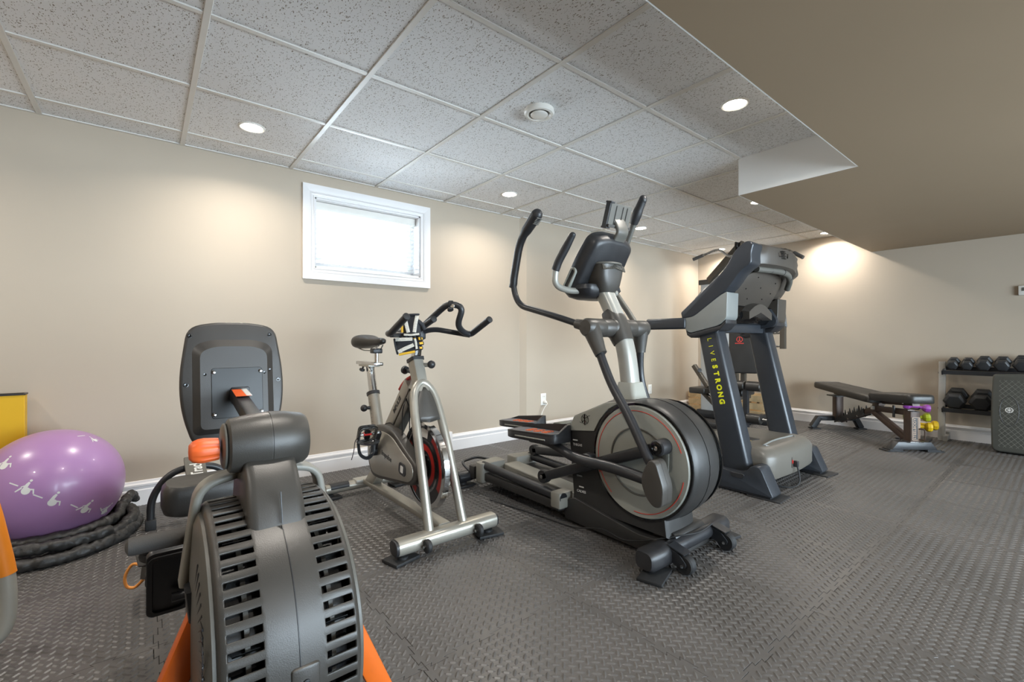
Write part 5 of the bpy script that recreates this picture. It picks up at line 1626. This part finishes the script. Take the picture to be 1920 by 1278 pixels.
    for s in (-1, 1):
        r = MB().box((XC + s * .37, 2.28, .186), (.105, 1.40, .026)).build('foot_rail', TS, t, bevel=.006)
        m_ = MB()
        for k in range(5):
            m_.box((XC + s * .37 - .03 + k * .015, 2.28, .2), (.005, 1.3, .003))
        m_.build('grip_strips', GREYD, r)
        MB().prism(rcorner([(1.50, .12), (1.50, .20), (1.56, .235), (1.66, .235), (1.70, .205), (1.70, .12)], .02, 3), YZ, XC + s * .37 - .06, XC + s * .37 + .06).build('rail_front_cap', TS, t, bevel=.01)
        MB().prism(rcorner([(2.92, .02), (2.92, .21), (3.02, .205), (3.035, .02)], .02, 3), YZ, XC + s * .385 - .075, XC + s * .385 + .075).build('rear_end_cap', mat('greenish_grey_plastic', '#50554f', .45), t, bevel=.008)
    MB().rod((XC - .26, 2.98, .155), (XC + .26, 2.98, .155), .03, 18).build('rear_roller', BLACKM, t)
    # console side fairings
    for s in (0, 1):
        xa, xb = ((X0 - .03, X0 + .125) if s == 0 else (X1 - .125, X1 + .03))
        lowp = rcorner([(1.728, 1.115), (1.705, 1.035), (1.672, 1.005), (1.46, 1.055), (1.415, 1.10), (1.41, 1.27), (1.56, 1.20)], [.01, .02, .02, .03, .02, .01, .02], 4)
        fr_ = MB().prism(lowp, YZ, xa, xb).build('side_fairing', TS if s == 0 else TD, t, bevel=.012, bseg=3)
        MB().prism([(1.70, 1.027), (1.672, 1.002), (1.46, 1.052), (1.42, 1.09), (1.42, 1.065), (1.46, 1.022), (1.66, .972), (1.69, .99)], YZ, xa + .003, xb - .003).build('fairing_trim', BLACK, fr_, bevel=.004)
        upp = rcorner([(1.735, 1.148), (1.725, 1.105), (1.64, 1.115), (1.40, 1.285), (1.33, 1.385), (1.26, 1.43), (1.262, 1.50), (1.245, 1.555), (1.29, 1.575), (1.36, 1.53), (1.42, 1.42)], [.01, .01, .03, .05, .05, .02, .02, .02, .03, .05, .1], 4)
        if s == 0:
            MB().prism(upp, YZ, xa - .004, xb - .02).build('console_arm', TB, t, bevel=.014, bseg=3)
        else:
            # far arm leans in toward the narrower console
            def lean(u, v, w):
                k = max(0, min(1, (v - 1.12) / .4))
                return V((w - .13 * k, u + .035 * k, v))
            MB().prism(upp, lean, xa, xb).build('console_arm', TD, t, bevel=.014, bseg=3)
        # armrest
        MB().box(((X0 - .012) if s == 0 else (X1 + .012), 1.855, 1.073), (.062, .315, .078)).build('armrest', TB, t, bevel=.014, bseg=3)
        xs_ = X0 + .11 if s == 0 else X1 - .11
        hp = fil([(xs_, 1.70, 1.10), (xs_, 1.73, 1.20), (xs_, 1.60, 1.325), (xs_ + (.06 if s == 0 else -.06), 1.47, 1.36)], [0, .06, .05, 0], 6)
        MB().tube(hp, .018, 14).build('pulse_bar', BLACKM, t)
        MB().tube([(xs_, 1.69, 1.238), (xs_, 1.615, 1.311)], .0225, 14).build('pulse_pad', STEEL, t)
    # console: hood, underside, conduit, cross bar
    con = thing_part(t, 'console', (XC, 1.4, 1.4))
    xa, xb = X0 + .085, X1 - .165
    N = 12
    def bulge(u):
        return -.045 * (1 - (2 * u - 1) ** 2)
    rows = []
    pr = [(1.30, 1.43), (1.272, 1.445), (1.258, 1.50), (1.268, 1.555), (1.31, 1.578), (1.37, 1.56), (1.56, 1.31), (1.60, 1.25), (1.57, 1.235), (1.36, 1.42)]
    for k in range(N + 1):
        u = k / N
        x = xa + (xb - xa) * u
        e = min(u, 1 - u)
        sq = 1 - .10 * max(0, (.10 - e) / .10) ** 2
        drop = -.03 * max(0, (u - .7) / .3) ** 2
        rows.append([V((x, 1.42 + (y - 1.42) * sq + bulge(u) * (1.0 if y < 1.40 else .1), 1.42 + (z - 1.42) * sq + drop * (z > 1.42))) for y, z in pr])
    MB().rings(rows).build('console_hood', TD, con, smooth=45)
    m_ = MB()
    for k in range(6):
        m_.box((XC - .12 + .012 * (k % 2), 1.215, 1.535 - k * .009), (.045, .016, .0035))
    for dx in (-.045, .062):
        m_.box((XC - .115 + dx, 1.216, 1.512), (.006, .016, .03), M.Rotation(.2, 3, 'Y'))
    m_.build('speaker_slots', BLACKG, con)
    fu = at((XC - .045, 1.395, 1.325), (1, 0, 0), (0, -.52, .85))
    nz = fu(0, 0, 1) - fu(0, 0, 0)
    sg = 1 if nz.y < 0 else -1
    ol = rcorner([(-.31, -.155), (.31, -.155), (.305, .02), (.24, .095), (.0, .125), (-.24, .095), (-.305, .02)], [.02, .02, .06, .06, .1, .06, .06], 5)
    MB().prism(ol, fu, sg * -.03, sg * .012).build('console_underside', TG if False else TD, con, bevel=.008, bseg=2)
    for u, v in ((-.12, .07), (-.2, -.02), (.0, .0), (.18, .05), (-.1, -.09), (.12, -.08), (.2, -.03)):
        MB().lathe([(.005, 0), (.004, .004), (.001, .005)], fu(u, v, sg * .0115), nz * sg, 10).build('screw', BLACKG, con)
    MB().tube(fil([(XC - .30, 1.302, 1.415), (XC - .05, 1.262, 1.418), (XC + .10, 1.262, 1.41), (XC + .22, 1.295, 1.375), (XC + .265, 1.33, 1.325)], .06, 5), .020, 14).build('grip_bar', GREYD, con)
    for q in ((XC - .15, 1.28, 1.417), (XC + .0, 1.262, 1.416), (XC + .16, 1.276, 1.396)):
        MB().lathe([(.0215, -.004), (.0225, 0), (.0215, .004)], q, (1, .1, -.1), 16).build('bar_clip', BLACK, con)
    MB().rings([[V((x, y, z)) for y, z in ((1.48, 1.07), (1.44, 1.12), (1.46, 1.20), (1.60, 1.21), (1.62, 1.07))] for x in (X0 + .10, X1 - .10)]).build('console_base', BLACKG, con, bevel=.01)
    MB().rings([[V((x, 1.40 + u, z)) for u, z in ((.0, 1.10 + .05 * (1 - abs(2 * k / 8 - 1))), (.0, 1.15 + .06 * math.sin(PI * k / 8)), (.10, 1.17 + .06 * math.sin(PI * k / 8)), (.10, 1.10))] for k, x in enumerate([XC - .18 + .36 * j / 8 for j in range(9)])]).build('fan_cowl', TD, con, smooth=45)
    MB().bar((X0 + .10, 1.565, 1.045), (X1 - .10, 1.565, 1.045), .10, .075).build('cross_bar', TB, t)
    MB().prism(rcorner([(1.64, 1.02), (1.42, 1.06), (1.40, 1.10), (1.46, 1.20), (1.60, 1.14)], .02, 3), YZ, X1 - .17, X1 - .12).build('inner_bracket', TB, t, bevel=.006)
    return t
treadmill()
pad(2.965, 1.19, .17, .19, 'curled rubber mat strip under the near front foot of the treadmill', .05, .006)
pad(3.79, 1.18, .17, .19, 'curled rubber mat strip under the far front foot of the treadmill', -.1, .006)

# ------------------------------------------------------------------ cable gym behind the treadmill
def gym():
    t = thing('cable_gym', 'black cable gym with a lat bar and a grey weight shroud behind the treadmill', 'home gym', (5.4, 2.5, 0))
    LG = mat('light_grey_shroud', '#b4b8ba', .4, var=.03)
    GF = mat('gym_frame_brown_grey', '#4b453d', .4, .2, var=.06)
    # weight stack shroud and cap
    sh = MB().box((5.50, 2.83, .87), (.22, .26, 1.58)).build('weight_shroud', LG, t, bevel=.02, bseg=3)
    MB().box((5.50, 2.83, 1.675), (.25, .29, .06)).build('shroud_cap', CHAR, sh, bevel=.006)
    MB().box((5.50, 2.83, .055), (.26, .34, .09)).build('shroud_foot', BLACKM, sh, bevel=.008)
    # main posts and boom
    MB().bar((5.45, 2.55, .02), (5.45, 2.55, 1.90), .06, .06, up=(0, 1, 0)).build('main_post', GF, t)
    MB().bar((5.40, 2.85, 1.69), (5.22, 2.40, 2.02), .05, .075).build('boom', GF, t)
    MB().bar((5.42, 2.66, 1.68), (5.36, 2.62, 1.90), .05, .05, up=(0, 1, 0)).build('boom_strut', GF, t)
    for dy in (-.03, .03):
        MB().prism(rcorner([(5.16, 1.96), (5.24, 1.94), (5.30, 2.0), (5.27, 2.07), (5.18, 2.07)], .02, 3), XZ, 2.40 + dy - .003, 2.40 + dy + .003).build('pulley_plate', GF, t)
    MB().lathe([(.045, -.012), (.038, 0), (.045, .012)], (5.22, 2.40, 2.02), (0, 1, 0), 24).build('pulley', BLACK, t)
    MB().lathe([(.045, -.012), (.038, 0), (.045, .012)], (5.40, 2.60, 1.60), (0, 1, 0), 24).build('pulley', BLACK, t)
    MB().rod((5.20, 2.40, 2.0), (5.20, 2.40, 1.93), .004, 8).build('cable', STEEL, t)
    MB().rod((5.42, 2.60, 1.62), (5.42, 2.60, .4), .004, 8).build('cable', STEEL, t)
    m_ = MB()
    for k in range(6):
        m_.lathe([(.010, -.003), (.014, -.003), (.014, .003), (.010, .003)], (5.21, 2.375 - .004 * k, 1.93 - .028 * k), (1, .3 * (k % 2), 0), 10, True)
    m_.build('chain_links', CHROME, t)
    # lat bar
    lb = thing_part(t, 'lat_bar', (5.15, 2.35, 1.92))
    LB = [(5.12, 2.90, 1.925), (5.13, 2.76, 1.965), (5.14, 2.60, 1.995), (5.15, 2.47, 1.905), (5.17, 2.30, 1.955), (5.17, 2.18, 1.955), (5.15, 2.02, 1.895), (5.13, 1.93, 1.90), (5.12, 1.82, 1.85), (5.10, 1.72, 1.78)]
    MB().tube(sm(LB, 5), .0135, 12).build('bar_tube', STEEL, lb)
    MB().tube([LB[0], V(LB[0]).lerp(V(LB[1]), .85)], .019, 12).build('bar_grip', FOAM, lb)
    MB().tube([LB[-1], V(LB[-1]).lerp(V(LB[-2]), .9)], .019, 12).build('bar_grip', FOAM, lb)
    # back pad with emblem
    fp = at((5.05, 2.27, .86), (.38, -.92, 0), (.02, .02, 1))
    sgn = fp(0, 0, 1) - fp(0, 0, 0)
    w = 1 if sgn.x < 0 else -1
    bp_ = MB().prism(rcorner([(-.15, -.26), (.15, -.26), (.15, .27), (-.15, .27)], .05, 5), fp, w * -.035, w * .035).build('back_pad', VINYL, t, bevel=.018, bseg=3)
    RL = mat('red_print', '#c8382f', .5)
    MB().tube([fp(-.045 + .028 * math.cos(a), .105 + .028 * math.sin(a), w * .0355) for a in [2 * PI * k / 24 for k in range(24)]], .0028, 6, closed=True).build('emblem_ring', RL, bp_)
    m_ = MB()
    m_.tube([fp(-.045, .13, w * .0355), fp(-.045, .10, w * .0355), fp(-.058, .082, w * .0355)], .0032, 6)
    m_.tube([fp(-.045, .10, w * .0355), fp(-.032, .082, w * .0355)], .0032, 6)
    m_.build('emblem_figure', RL, bp_)
    m_ = MB()
    for k in range(7):
        m_.prism([(-.088 + k * .0125, .058), (-.080 + k * .0125, .058), (-.080 + k * .0125, .068), (-.088 + k * .0125, .068)], fp, w * .0350, w * .0358)
    m_.build('emblem_word', RL, bp_)
    MB().bar((5.10, 2.30, .40), (5.10, 2.30, .80), .05, .05, up=(0, 1, 0)).build('pad_post', GF, t)
    # seat, rollers
    MB().prism(rpoly(.34, .30, .05, 4), at((4.98, 2.34, .41), (1, 0, 0), (0, 1, 0)), -.04, .03).build('seat', VINYL, t, bevel=.015)
    MB().bar((5.35, 2.36, .33), (4.75, 2.36, .33), .06, .06).build('seat_beam', GF, t)
    MB().bar((4.80, 2.14, .50), (4.80, 2.14, .01), .05, .05, up=(0, 1, 0)).build('leg_post', BLACKM, t)
    for z, xx in ((.49, 4.80), (.165, 4.80)):
        MB().rod((xx, 1.86, z), (xx, 2.38, z), .012, 10).build('roller_axle', STEEL, t)
        for ya, yb in ((1.99, 2.13), (2.15, 2.33)):
            MB().lathe([(.045, 0), (.050, .006), (.050, yb - ya - .006), (.045, yb - ya)], (xx, ya, z), (0, 1, 0), 20).build('foam_roller', VINYL, t)
    # base
    MB().bar((4.72, 2.36, .045), (5.75, 2.36, .045), .07, .07).build('base_beam', BLACKM, t)
    MB().bar((4.80, 2.05, .03), (4.80, 2.95, .03), .08, .05).build('base_cross', BLACKM, t)
    MB().bar((5.45, 2.0, .03), (5.45, 3.05, .03), .08, .05).build('base_cross', BLACKM, t)
    MB().bar((4.80, 2.36, .30), (4.80, 2.36, .05), .05, .05, up=(0, 1, 0)).build('seat_leg', BLACKM, t)
    # curl pad arm at the left
    MB().bar((5.02, 2.66, .42), (5.05, 2.85, .66), .05, .05).build('curl_arm', GF, t)
    MB().lathe([(.008, 0), (.008, .03), (.024, .032), (.024, .05), (.001, .052)], (5.03, 2.78, .60), (-.6, -.5, .2), 14).build('arm_knob', BLACK, t)
    MB().prism(rpoly(.30, .20, .03, 4), at((5.05, 2.74, .385), (1, 0, 0), (0, 1, 0)), -.035, .03).build('curl_pad', VINYL, t, bevel=.012)
    MB().bar((5.05, 2.74, .36), (5.05, 2.40, .05), .05, .05).build('pad_strut', GF, t)
    # press arm on the right
    pa = MB().prism(rcorner([(-.075, -.13), (.07, -.11), (.045, .13), (-.03, .14)], .03, 4), at((5.05, 1.92, 1.19), (.45, -.89, 0), (0, 0, 1)), -.03, .03).build('fly_pad', VINYL, t, bevel=.012)
    MB().bar((5.05, 1.885, 1.10), (5.05, 1.885, .87), .05, .05, up=(0, 1, 0)).build('fly_arm', GF, t)
    for z in (1.03, .895):
        MB().rod((5.06, 2.10, z), (5.05, 1.885, z), .010, 10).build('fly_rod', STEEL, t)
    MB().bar((5.08, 2.10, .85), (5.08, 2.12, 1.45), .05, .05, up=(0, 1, 0)).build('fly_post', GF, t)
    MB().bar((5.08, 2.12, 1.45), (5.42, 2.52, 1.55), .05, .05).build('fly_beam', GF, t)
    return t
gym()

# ------------------------------------------------------------------ wooden crates
WOOD = mat('pale_pine', '#cdb288', .6, var=.14, vscale=14, bump=.2, bscale=120)
def crate(lab, c, w, d, h, rz):
    """w along x, d along y"""
    t = thing('wooden_crate', lab, 'crate', c, 'wooden crates')
    Rm = M.Rotation(rz, 3, 'Z')
    c = V(c)
    n = 3
    sh_ = h / n
    for k in range(n):
        z = .005 + sh_ * (k + .5)
        for s in (-1, 1):
            MB().box(c + Rm @ V((s * (w / 2), 0, z)), (.010, d, sh_ * .84), Rm).build('slat', WOOD, t, bevel=.001, bseg=1)
            MB().box(c + Rm @ V((0, s * (d / 2 - .006), z)), (w - .012, .010, sh_ * .84), Rm).build('slat', WOOD, t, bevel=.001, bseg=1)
    for sx in (-1, 1):
        for sy in (-1, 1):
            MB().box(c + Rm @ V((sx * (w / 2 - .018), sy * (d / 2 - .022), h / 2 + .004)), (.022, .022, h - .01), Rm).build('corner_post', WOOD, t)
    MB().box(c + Rm @ V((0, 0, .008)), (w - .02, d - .02, .010), Rm).build('bottom', WOOD, t)
    return t
crate('pale wooden slatted crate in the room corner, left of the treadmill upright', (5.90, 3.215, .002), .26, .24, .27, 0)
c2 = crate('pale wooden crate seen between the treadmill uprights', (5.93, 2.56, .002), .26, .36, .285, 0)
MB().box((5.7935, 2.565, .20), (.002, .09, .014)).build('stencil', mat('brown_stencil', '#5b4630', .7), c2)
MB().box((5.7935, 2.44, .20), (.002, .03, .016)).build('stencil', mat('brown_stencil', '#5b4630', .7), c2)

# ------------------------------------------------------------------ adjustable bench
def bench():
    F = V((5.165, .91, 0))
    d = V((.676, .737, 0)).normalized()
    e = V((d.y, -d.x, 0))
    t = thing('weight_bench', 'brown steel adjustable bench with black padded seat and backrest', 'bench', F + d * .5)
    BR = mat('brown_hammered_steel', '#4a3b33', .38, .25, var=.08, vscale=20)
    B = lambda s, x, z: F + d * s + e * x + V((0, 0, z))
    up = V((0, 0, 1))
    SE = lambda u, v, w: B(u, w, v)       # polygon in (s, z), extruded across
    TOP = lambda u, v, w: B(u, v, w)
    # front foot
    MB().prism([(-.185, .018), (.185, .018), (.135, .085), (-.135, .085)], lambda u, v, w: B(w, u, v), -.04, .04).build('front_foot', BLACKM, t, bevel=.004)
    for s in (-1, 1):
        MB().prism(rcorner([(s * .235, -.055), (s * .09, -.055), (s * .09, .055), (s * .235, .055)], .015, 3), lambda u, v, w: B(v, u, w), .003, .011).build('foot_plate', RUBBER, t)
        MB().prism([(s * .205, -.045), (s * .10, -.045), (s * .10, .045), (s * .205, .045)], lambda u, v, w: B(v, u, w), .010, .019).build('foot_spacer', BLACKM, t)
    MB().prism(rpoly(.13, .12, .01, 2), lambda u, v, w: B(u, v, w), .083, .090).build('post_flange', STEEL, t)
    fp = MB().bar(B(-.005, 0, .088), B(-.005, 0, .345), .085, .085, up=d).build('front_post', BR, t)
    # stencilled plate on the front post
    pl = at(B(-.049, .0, .20), up, -e)
    nz = pl(0, 0, 1) - pl(0, 0, 0)
    if nz.dot(d) > 0:
        pl = at(B(-.049, .0, .20), up, e)
    PLT = mat('copper_print', '#b79a80', .5)
    np_ = MB().prism(rpoly(.20, .070, .01, 3), pl, 0, .0012).build('name_plate', BLACK, fp)
    text('STEELBODY', .034, PLT, np_, pl(0, .010, .0014), pl(1, 0, 0) - pl(0, 0, 0), pl(0, 1, 0) - pl(0, 0, 0), 'lettering')
    m_ = MB()
    for k in range(3):
        m_.prism([(-.09, -.014 - k * .006), (.09, -.014 - k * .006), (.09, -.0165 - k * .006), (-.09, -.0165 - k * .006)], pl, .0012, .0018)
    m_.frame(rpoly(.196, .066, .009, 3), rpoly(.188, .058, .007, 3), pl, .0012, .0018)
    m_.build('plate_print', PLT, np_)
    MB().box(B(-.02, 0, .345), (.06, .06, .004), M.Rotation(math.atan2(d.y, d.x), 3, 'Z')).build('post_cap', BLACK, t)
    # handle loop on the front post
    MB().tube(fil([B(-.04, .02, .20), B(-.085, .045, .20), B(-.085, .045, .11), B(-.04, .02, .11)], .015), .006, 8).build('carry_handle', BR, t)
    # spine
    MB().tube([B(.0, 0, .33), B(.37, 0, .31), B(.43, 0, .295), B(.95, 0, .105)], 1.0, prof=rpoly(.06, .05, .006, 2), up=(0, 0, 1)).build('spine', BR, t, smooth=30)
    MB().bar(B(.44, 0, .275), B(.04, 0, .095), .055, .05).build('diagonal_brace', BR, t)
    # ladder teeth
    for s in (-1, 1):
        pts = [(.98, .075), (.55, .235), (.55, .29)]
        teeth = []
        for k in range(6):
            u = .58 + k * .068
            zt = .272 - (u - .55) * .37
            teeth += [(u, zt), (u + .022, zt + .048), (u + .034, zt - .010)]
        poly = [(.98, .07), (.53, .225), (.53, .29)] + teeth + [(.985, .118)]
        pn = MB().prism(poly, SE, s * .036 - .003, s * .036 + .003).build('ladder_plate', BLACKM, t)
        for u in (.62, .76, .90):
            MB().lathe([(.010, 0), (.008, .004), (.001, .005)], B(u, s * .039, .225 - (u - .55) * .37), e * s, 10).build('bolt', CHROME, pn)
    # rear foot
    MB().bar(B(1.0, -.20, .115), B(1.0, .20, .115), .055, .05).build('rear_cross', BLACKM, t)
    for s in (-1, 1):
        MB().bar(B(1.0, s * .185, .125), B(1.01, s * .25, .014), .055, .06, up=d).build('rear_leg', BLACKM, t)
        MB().prism(rcorner([(.945, s * .19), (1.035, s * .19), (1.035, s * .285), (.945, s * .285)], .012, 3), TOP, .003, .012).build('foot_plate', RUBBER, t)
        MB().lathe([(.012, 0), (.010, .005), (.001, .006)], B(1.034, s * .24, .04), d, 10).build('bolt', STEEL, t)
    # rear pad post
    MB().bar(B(.98, 0, .12), B(.98, 0, .355), .08, .07, up=d).build('pad_post', BR, t)
    MB().box(B(.985, 0, .36), (.13, .15, .010), M.Rotation(math.atan2(d.y, d.x), 3, 'Z')).build('pad_rest', BLACKM, t)
    # cushions
    def cushion(nm, s0, z0, s1, z1, w0, w1, th):
        ol = []
        L = math.hypot(s1 - s0, z1 - z0)
        base = rcorner([(0, -w0), (0, w0), (L, w1), (L, -w1)], [.05, .05, .07, .07], 6)
        sx, sz = (s1 - s0) / L, (z1 - z0) / L
        fn = lambda u, v, w: B(s0 + sx * u - sz * w, v, z0 + sz * u + sx * w)
        rg = []
        for k, w in ((.97, -th / 2), (1.0, -th / 2 + .008), (1.0, th / 2 - .02), (.975, th / 2 - .006), (.92, th / 2)):
            rg.append([fn(L / 2 + (u - L / 2) * k, v * k, w) for u, v in base])
        return MB().rings(rg).build(nm, VINYL, t, smooth=45), fn, L
    cushion('seat_cushion', -.13, .462, .36, .432, .105, .14, .075)
    c_, fn, L = cushion('back_cushion', .30, .405, 1.235, .462, .15, .125, .068)
    text('STEELBODY', .05, mat('grey_stitch_print', '#8b8780', .6), c_, fn(L - .07, 0, .0345), fn(0, -1, 0) - fn(0, 0, 0), fn(1, 0, 0) - fn(0, 0, 0), 'lettering')
    MB().bar(B(-.05, 0, .415), B(.30, 0, .385), .06, .04).build('seat_bracket', BR, t)
    MB().bar(B(.34, 0, .365), B(1.0, 0, .395), .06, .04).build('back_bracket', BR, t)
    MB().bar(B(.40, 0, .30), B(.38, 0, .385), .07, .07, up=d).build('pivot_block', BR, t)
    MB().box(B(.40, -.037, .315), (.03, .03, .03), M.Rotation(math.atan2(d.y, d.x), 3, 'Z')).build('warning_label', WHITEINK, t)
    MB().bar(B(.13, -.05, .375), B(.13, -.05, .27), .022, .010, up=e).build('pop_pin_strap', BLACK, t)
    for u in (.05, .2, .27):
        MB().lathe([(.009, 0), (.008, .004), (.001, .005)], B(u, -.031, .405), -e, 10).build('bolt', CHROME, t)
bench()

# ------------------------------------------------------------------ dumbbell rack and dumbbells
def rack():
    t = thing('dumbbell_rack', 'silver two-tier dumbbell rack with black shelves against the far wall', 'rack', (5.98, .3, 0))
    RS = mat('silver_rack_paint', '#b5b3ae', .38, .4, var=.04)
    Y0, Y1 = .825, -.35
    for y in (Y0, Y1):
        MB().bar((5.93, y, .003), (5.985, y, .752), .05, .032, up=(1, 0, 0)).build('upright', RS, t, bevel=0)
        MB().bar((5.90, y - .03, .026), (6.055, y - .03, .026), .03, .046).build('foot', RS, t)
        MB().bar((6.045, y - .03, .003), (6.045, y - .03, .075), .03, .016, up=(1, 0, 0)).build('rear_foot_plate', RS, t)
        for z in (.645, .305, .12):
            MB().lathe([(.010, 0), (.008, .006), (.001, .007)], (5.945 + z * .06, y + .024, z), (0, 1, 0), 10).build('bolt', BLACK, t)
    for z, dx in ((.655, 0), (.300, 0)):
        for k, (xx, zz) in enumerate(((5.905, z), (6.03, z + .035))):
            MB().box((xx, (Y0 + Y1) / 2, zz), (.045, Y0 - Y1 - .03, .012), M.Rotation(-.25, 3, 'Y')).build('shelf_rail', BLACKM, t, bevel=.002, bseg=1)
            MB().box((xx - .022, (Y0 + Y1) / 2, zz + .0), (.004, Y0 - Y1 - .03, .038)).build('shelf_lip', BLACKM, t)
        for y in (Y0 - .012, Y1 + .012):
            MB().bar((5.885, y, z - .005), (6.05, y, z + .03), .012, .04).build('shelf_bracket', BLACKM, t)
    return t
rack()
HEX = mat('black_rubber_hex', '#2b2c2e', .48, var=.08, vscale=20, bump=.15, bscale=300)
def hexdumb(y, z, r, ln, lab, grp):
    t = thing('hex_dumbbell', lab, 'dumbbell', (5.97, y, z - r * .87), grp)
    tilt = V((1, 0, .28)).normalized()
    c = V((5.965, y, z))
    u = V((0, 1, 0)); w = tilt.cross(u)
    def ring(o, rr):
        return [c + tilt * o + (u * math.cos(PI * k / 3) + w * math.sin(PI * k / 3)) * rr for k in range(6)]
    hl = ln * .32
    for s in (-1, 1):
        a = s * (ln / 2)
        b = s * (ln / 2 - hl)
        MB().rings([ring(a, r * .72), ring(a - s * .016, r), ring(b + s * .014, r), ring(b, r * .72)]).build('hex_head', HEX, t, bevel=.003, smooth=20)
    MB().tube([c + tilt * (-ln / 2 + hl), c, c + tilt * (ln / 2 - hl)], [.013, .016, .013], 12).build('handle', CHROME, t)
ordn = ['end', 'second', 'third', 'fourth', 'fifth']
for k, (y, r, ln) in enumerate(((.748, .047, .16), (.650, .047, .16), (.543, .056, .17), (.428, .056, .17), (.306, .063, .18))):
    hexdumb(y, .740 + (r - .047) * .9, r, ln, 'black hex dumbbell on the top rack shelf, %s from the silver upright' % ('first' if k == 0 else ordn[k]), 'dumbbells on the top shelf')
for k, (y, r, ln) in enumerate(((.728, .082, .22), (.555, .082, .22))):
    hexdumb(y, .412, r, ln, 'large black hex dumbbell on the lower shelf, ' + ('next to the silver upright' if k == 0 else 'beside the upright step board'), 'dumbbells on the lower shelf')

def stepboard():
    t = thing('step_board', 'dark grey aerobic step board with a diamond grid, standing on end by the rack', 'step board', (5.70, .12, 0))
    ST = mat('dark_olive_plastic', '#43443f', .5, var=.05, vscale=10, bump=.1)
    tl = V((.16, 0, 1)).normalized()
    fn = at((5.69, .155, .335), (0, -1, 0), tl)
    nz = fn(0, 0, 1) - fn(0, 0, 0)
    w = 1 if nz.x < 0 else -1
    ol = rcorner([(-.315, -.325), (.315, -.325), (.325, 0), (.315, .335), (0, .35), (-.315, .335), (-.325, 0)], [.045, .045, .2, .03, .2, .03, .2], 5)
    b = MB().prism(ol, fn, w * -.085, w * .01).build('board', ST, t, bevel=.014, bseg=3)
    m_ = MB()
    LG = mat('grid_relief', '#6a6b64', .45)
    g = .042
    def seg(a, b_):
        m_.tube([fn(a[0], a[1], w * .0104), fn(b_[0], b_[1], w * .0104)], .0011, 4, cap=False)
    for i in range(-14, 15):
        for sgn in (1, -1):
            # clipped diagonal lines  v = sgn*u + i*g
            ptsl = []
            for k in range(0, 61):
                u = -.275 + .55 * k / 60
                v = sgn * u * 1.15 + i * g
                ok = abs(v) < .285 and not ((u + .0) ** 2 / .075 ** 2 + v ** 2 / .15 ** 2 < 1)
                if ok:
                    ptsl.append((u, v))
                else:
                    if len(ptsl) > 1:
                        seg(ptsl[0], ptsl[-1])
                    ptsl = []
            if len(ptsl) > 1:
                seg(ptsl[0], ptsl[-1])
    m_.build('diamond_grid', LG, b)
    MB().tube([fn(-.215 + .055 * math.cos(a), .02 + .125 * math.sin(a), w * .0105) for a in [2 * PI * k / 40 for k in range(40)]], .0022, 6, closed=True).build('emblem_oval', BLACK, b)
    m_ = MB()
    m_.tube([fn(-.215 + .022 * math.cos(a), .03 + .020 * math.sin(a), w * .011) for a in [2 * PI * k / 24 for k in range(24)]], .0022, 6, closed=True)
    for a in (0, PI / 4, PI / 2, 3 * PI / 4):
        m_.tube([fn(-.215 + .02 * math.cos(a), .03 + .018 * math.sin(a), w * .011), fn(-.215 - .02 * math.cos(a), .03 - .018 * math.sin(a), w * .011)], .0016, 6)
    m_.build('emblem', WHITEINK, b)
    MB().prism(rpoly(.50, .07, .02, 3), at(fn(0, -.295, w * -.06), (0, 1, 0), tl), -.05, .03).build('foot_rim', RUBBER, t, bevel=.006)
stepboard()

def small_dumbs():
    t = thing('dumbbell_tree', 'small black stand holding the coloured dumbbells beside the bench', 'stand', (5.72, .95, 0))
    MB().bar((5.79, 1.05, .01), (5.79, 1.05, .36), .03, .03, up=(1, 0, 0)).build('post', BLACKM, t)
    MB().prism(rpoly(.22, .24, .02, 3), at((5.77, 1.0, .008), (1, 0, 0), (0, 1, 0)), -.005, .008).build('base_plate', BLACKM, t)
    for z, q in ((.302, 0), (.203, 0), (.117, 0), (.124, 1)):
        ex, ey = (5.70, .962) if not q else (5.80, .928)
        MB().tube(fil([(5.79, 1.05, z - .004), (ex + .012, ey + .03, z), (ex - .004, ey - .012, z), (ex - .008, ey - .022, z + .018)], .012), .006, 8).build('cradle', BLACKM, t)
    def db(lab, c, r, col, ax):
        m = mat('neoprene_' + col[0], col[1], .42, var=.04)
        o = thing('small_dumbbell', lab, 'dumbbell', V(c) - V((0, 0, r)), 'coloured dumbbells on the stand')
        ax = V(ax).normalized()
        for s in (-1, 1):
            MB().lathe([(r * .42, .038), (r * .78, .048), (r, .062), (r, .082), (r * .82, .096), (r * .4, .10), (.001, .10)], c, ax * s, 8).build('head', m, o, smooth=25)
        MB().lathe([(r * .44, -.05), (r * .38, 0), (r * .44, .05)], c, ax, 14).build('handle', m, o)
    db('purple dumbbell at the top of the small stand', (5.70, .965, .325), .036, ('purple', '#8a3f96'), (.30, -.95, -.12))
    db('lime green dumbbell in the middle of the small stand', (5.70, .965, .228), .040, ('lime', '#9aa31e'), (.30, -.95, .05))
    db('front yellow dumbbell at the bottom of the small stand', (5.70, .950, .143), .044, ('yellow', '#d8b01a'), (.30, -.95, .0))
    db('rear yellow dumbbell partly hidden at the bottom of the small stand', (5.80, .925, .150), .044, ('yellow', '#d8b01a'), (.30, -.95, .0))
small_dumbs()
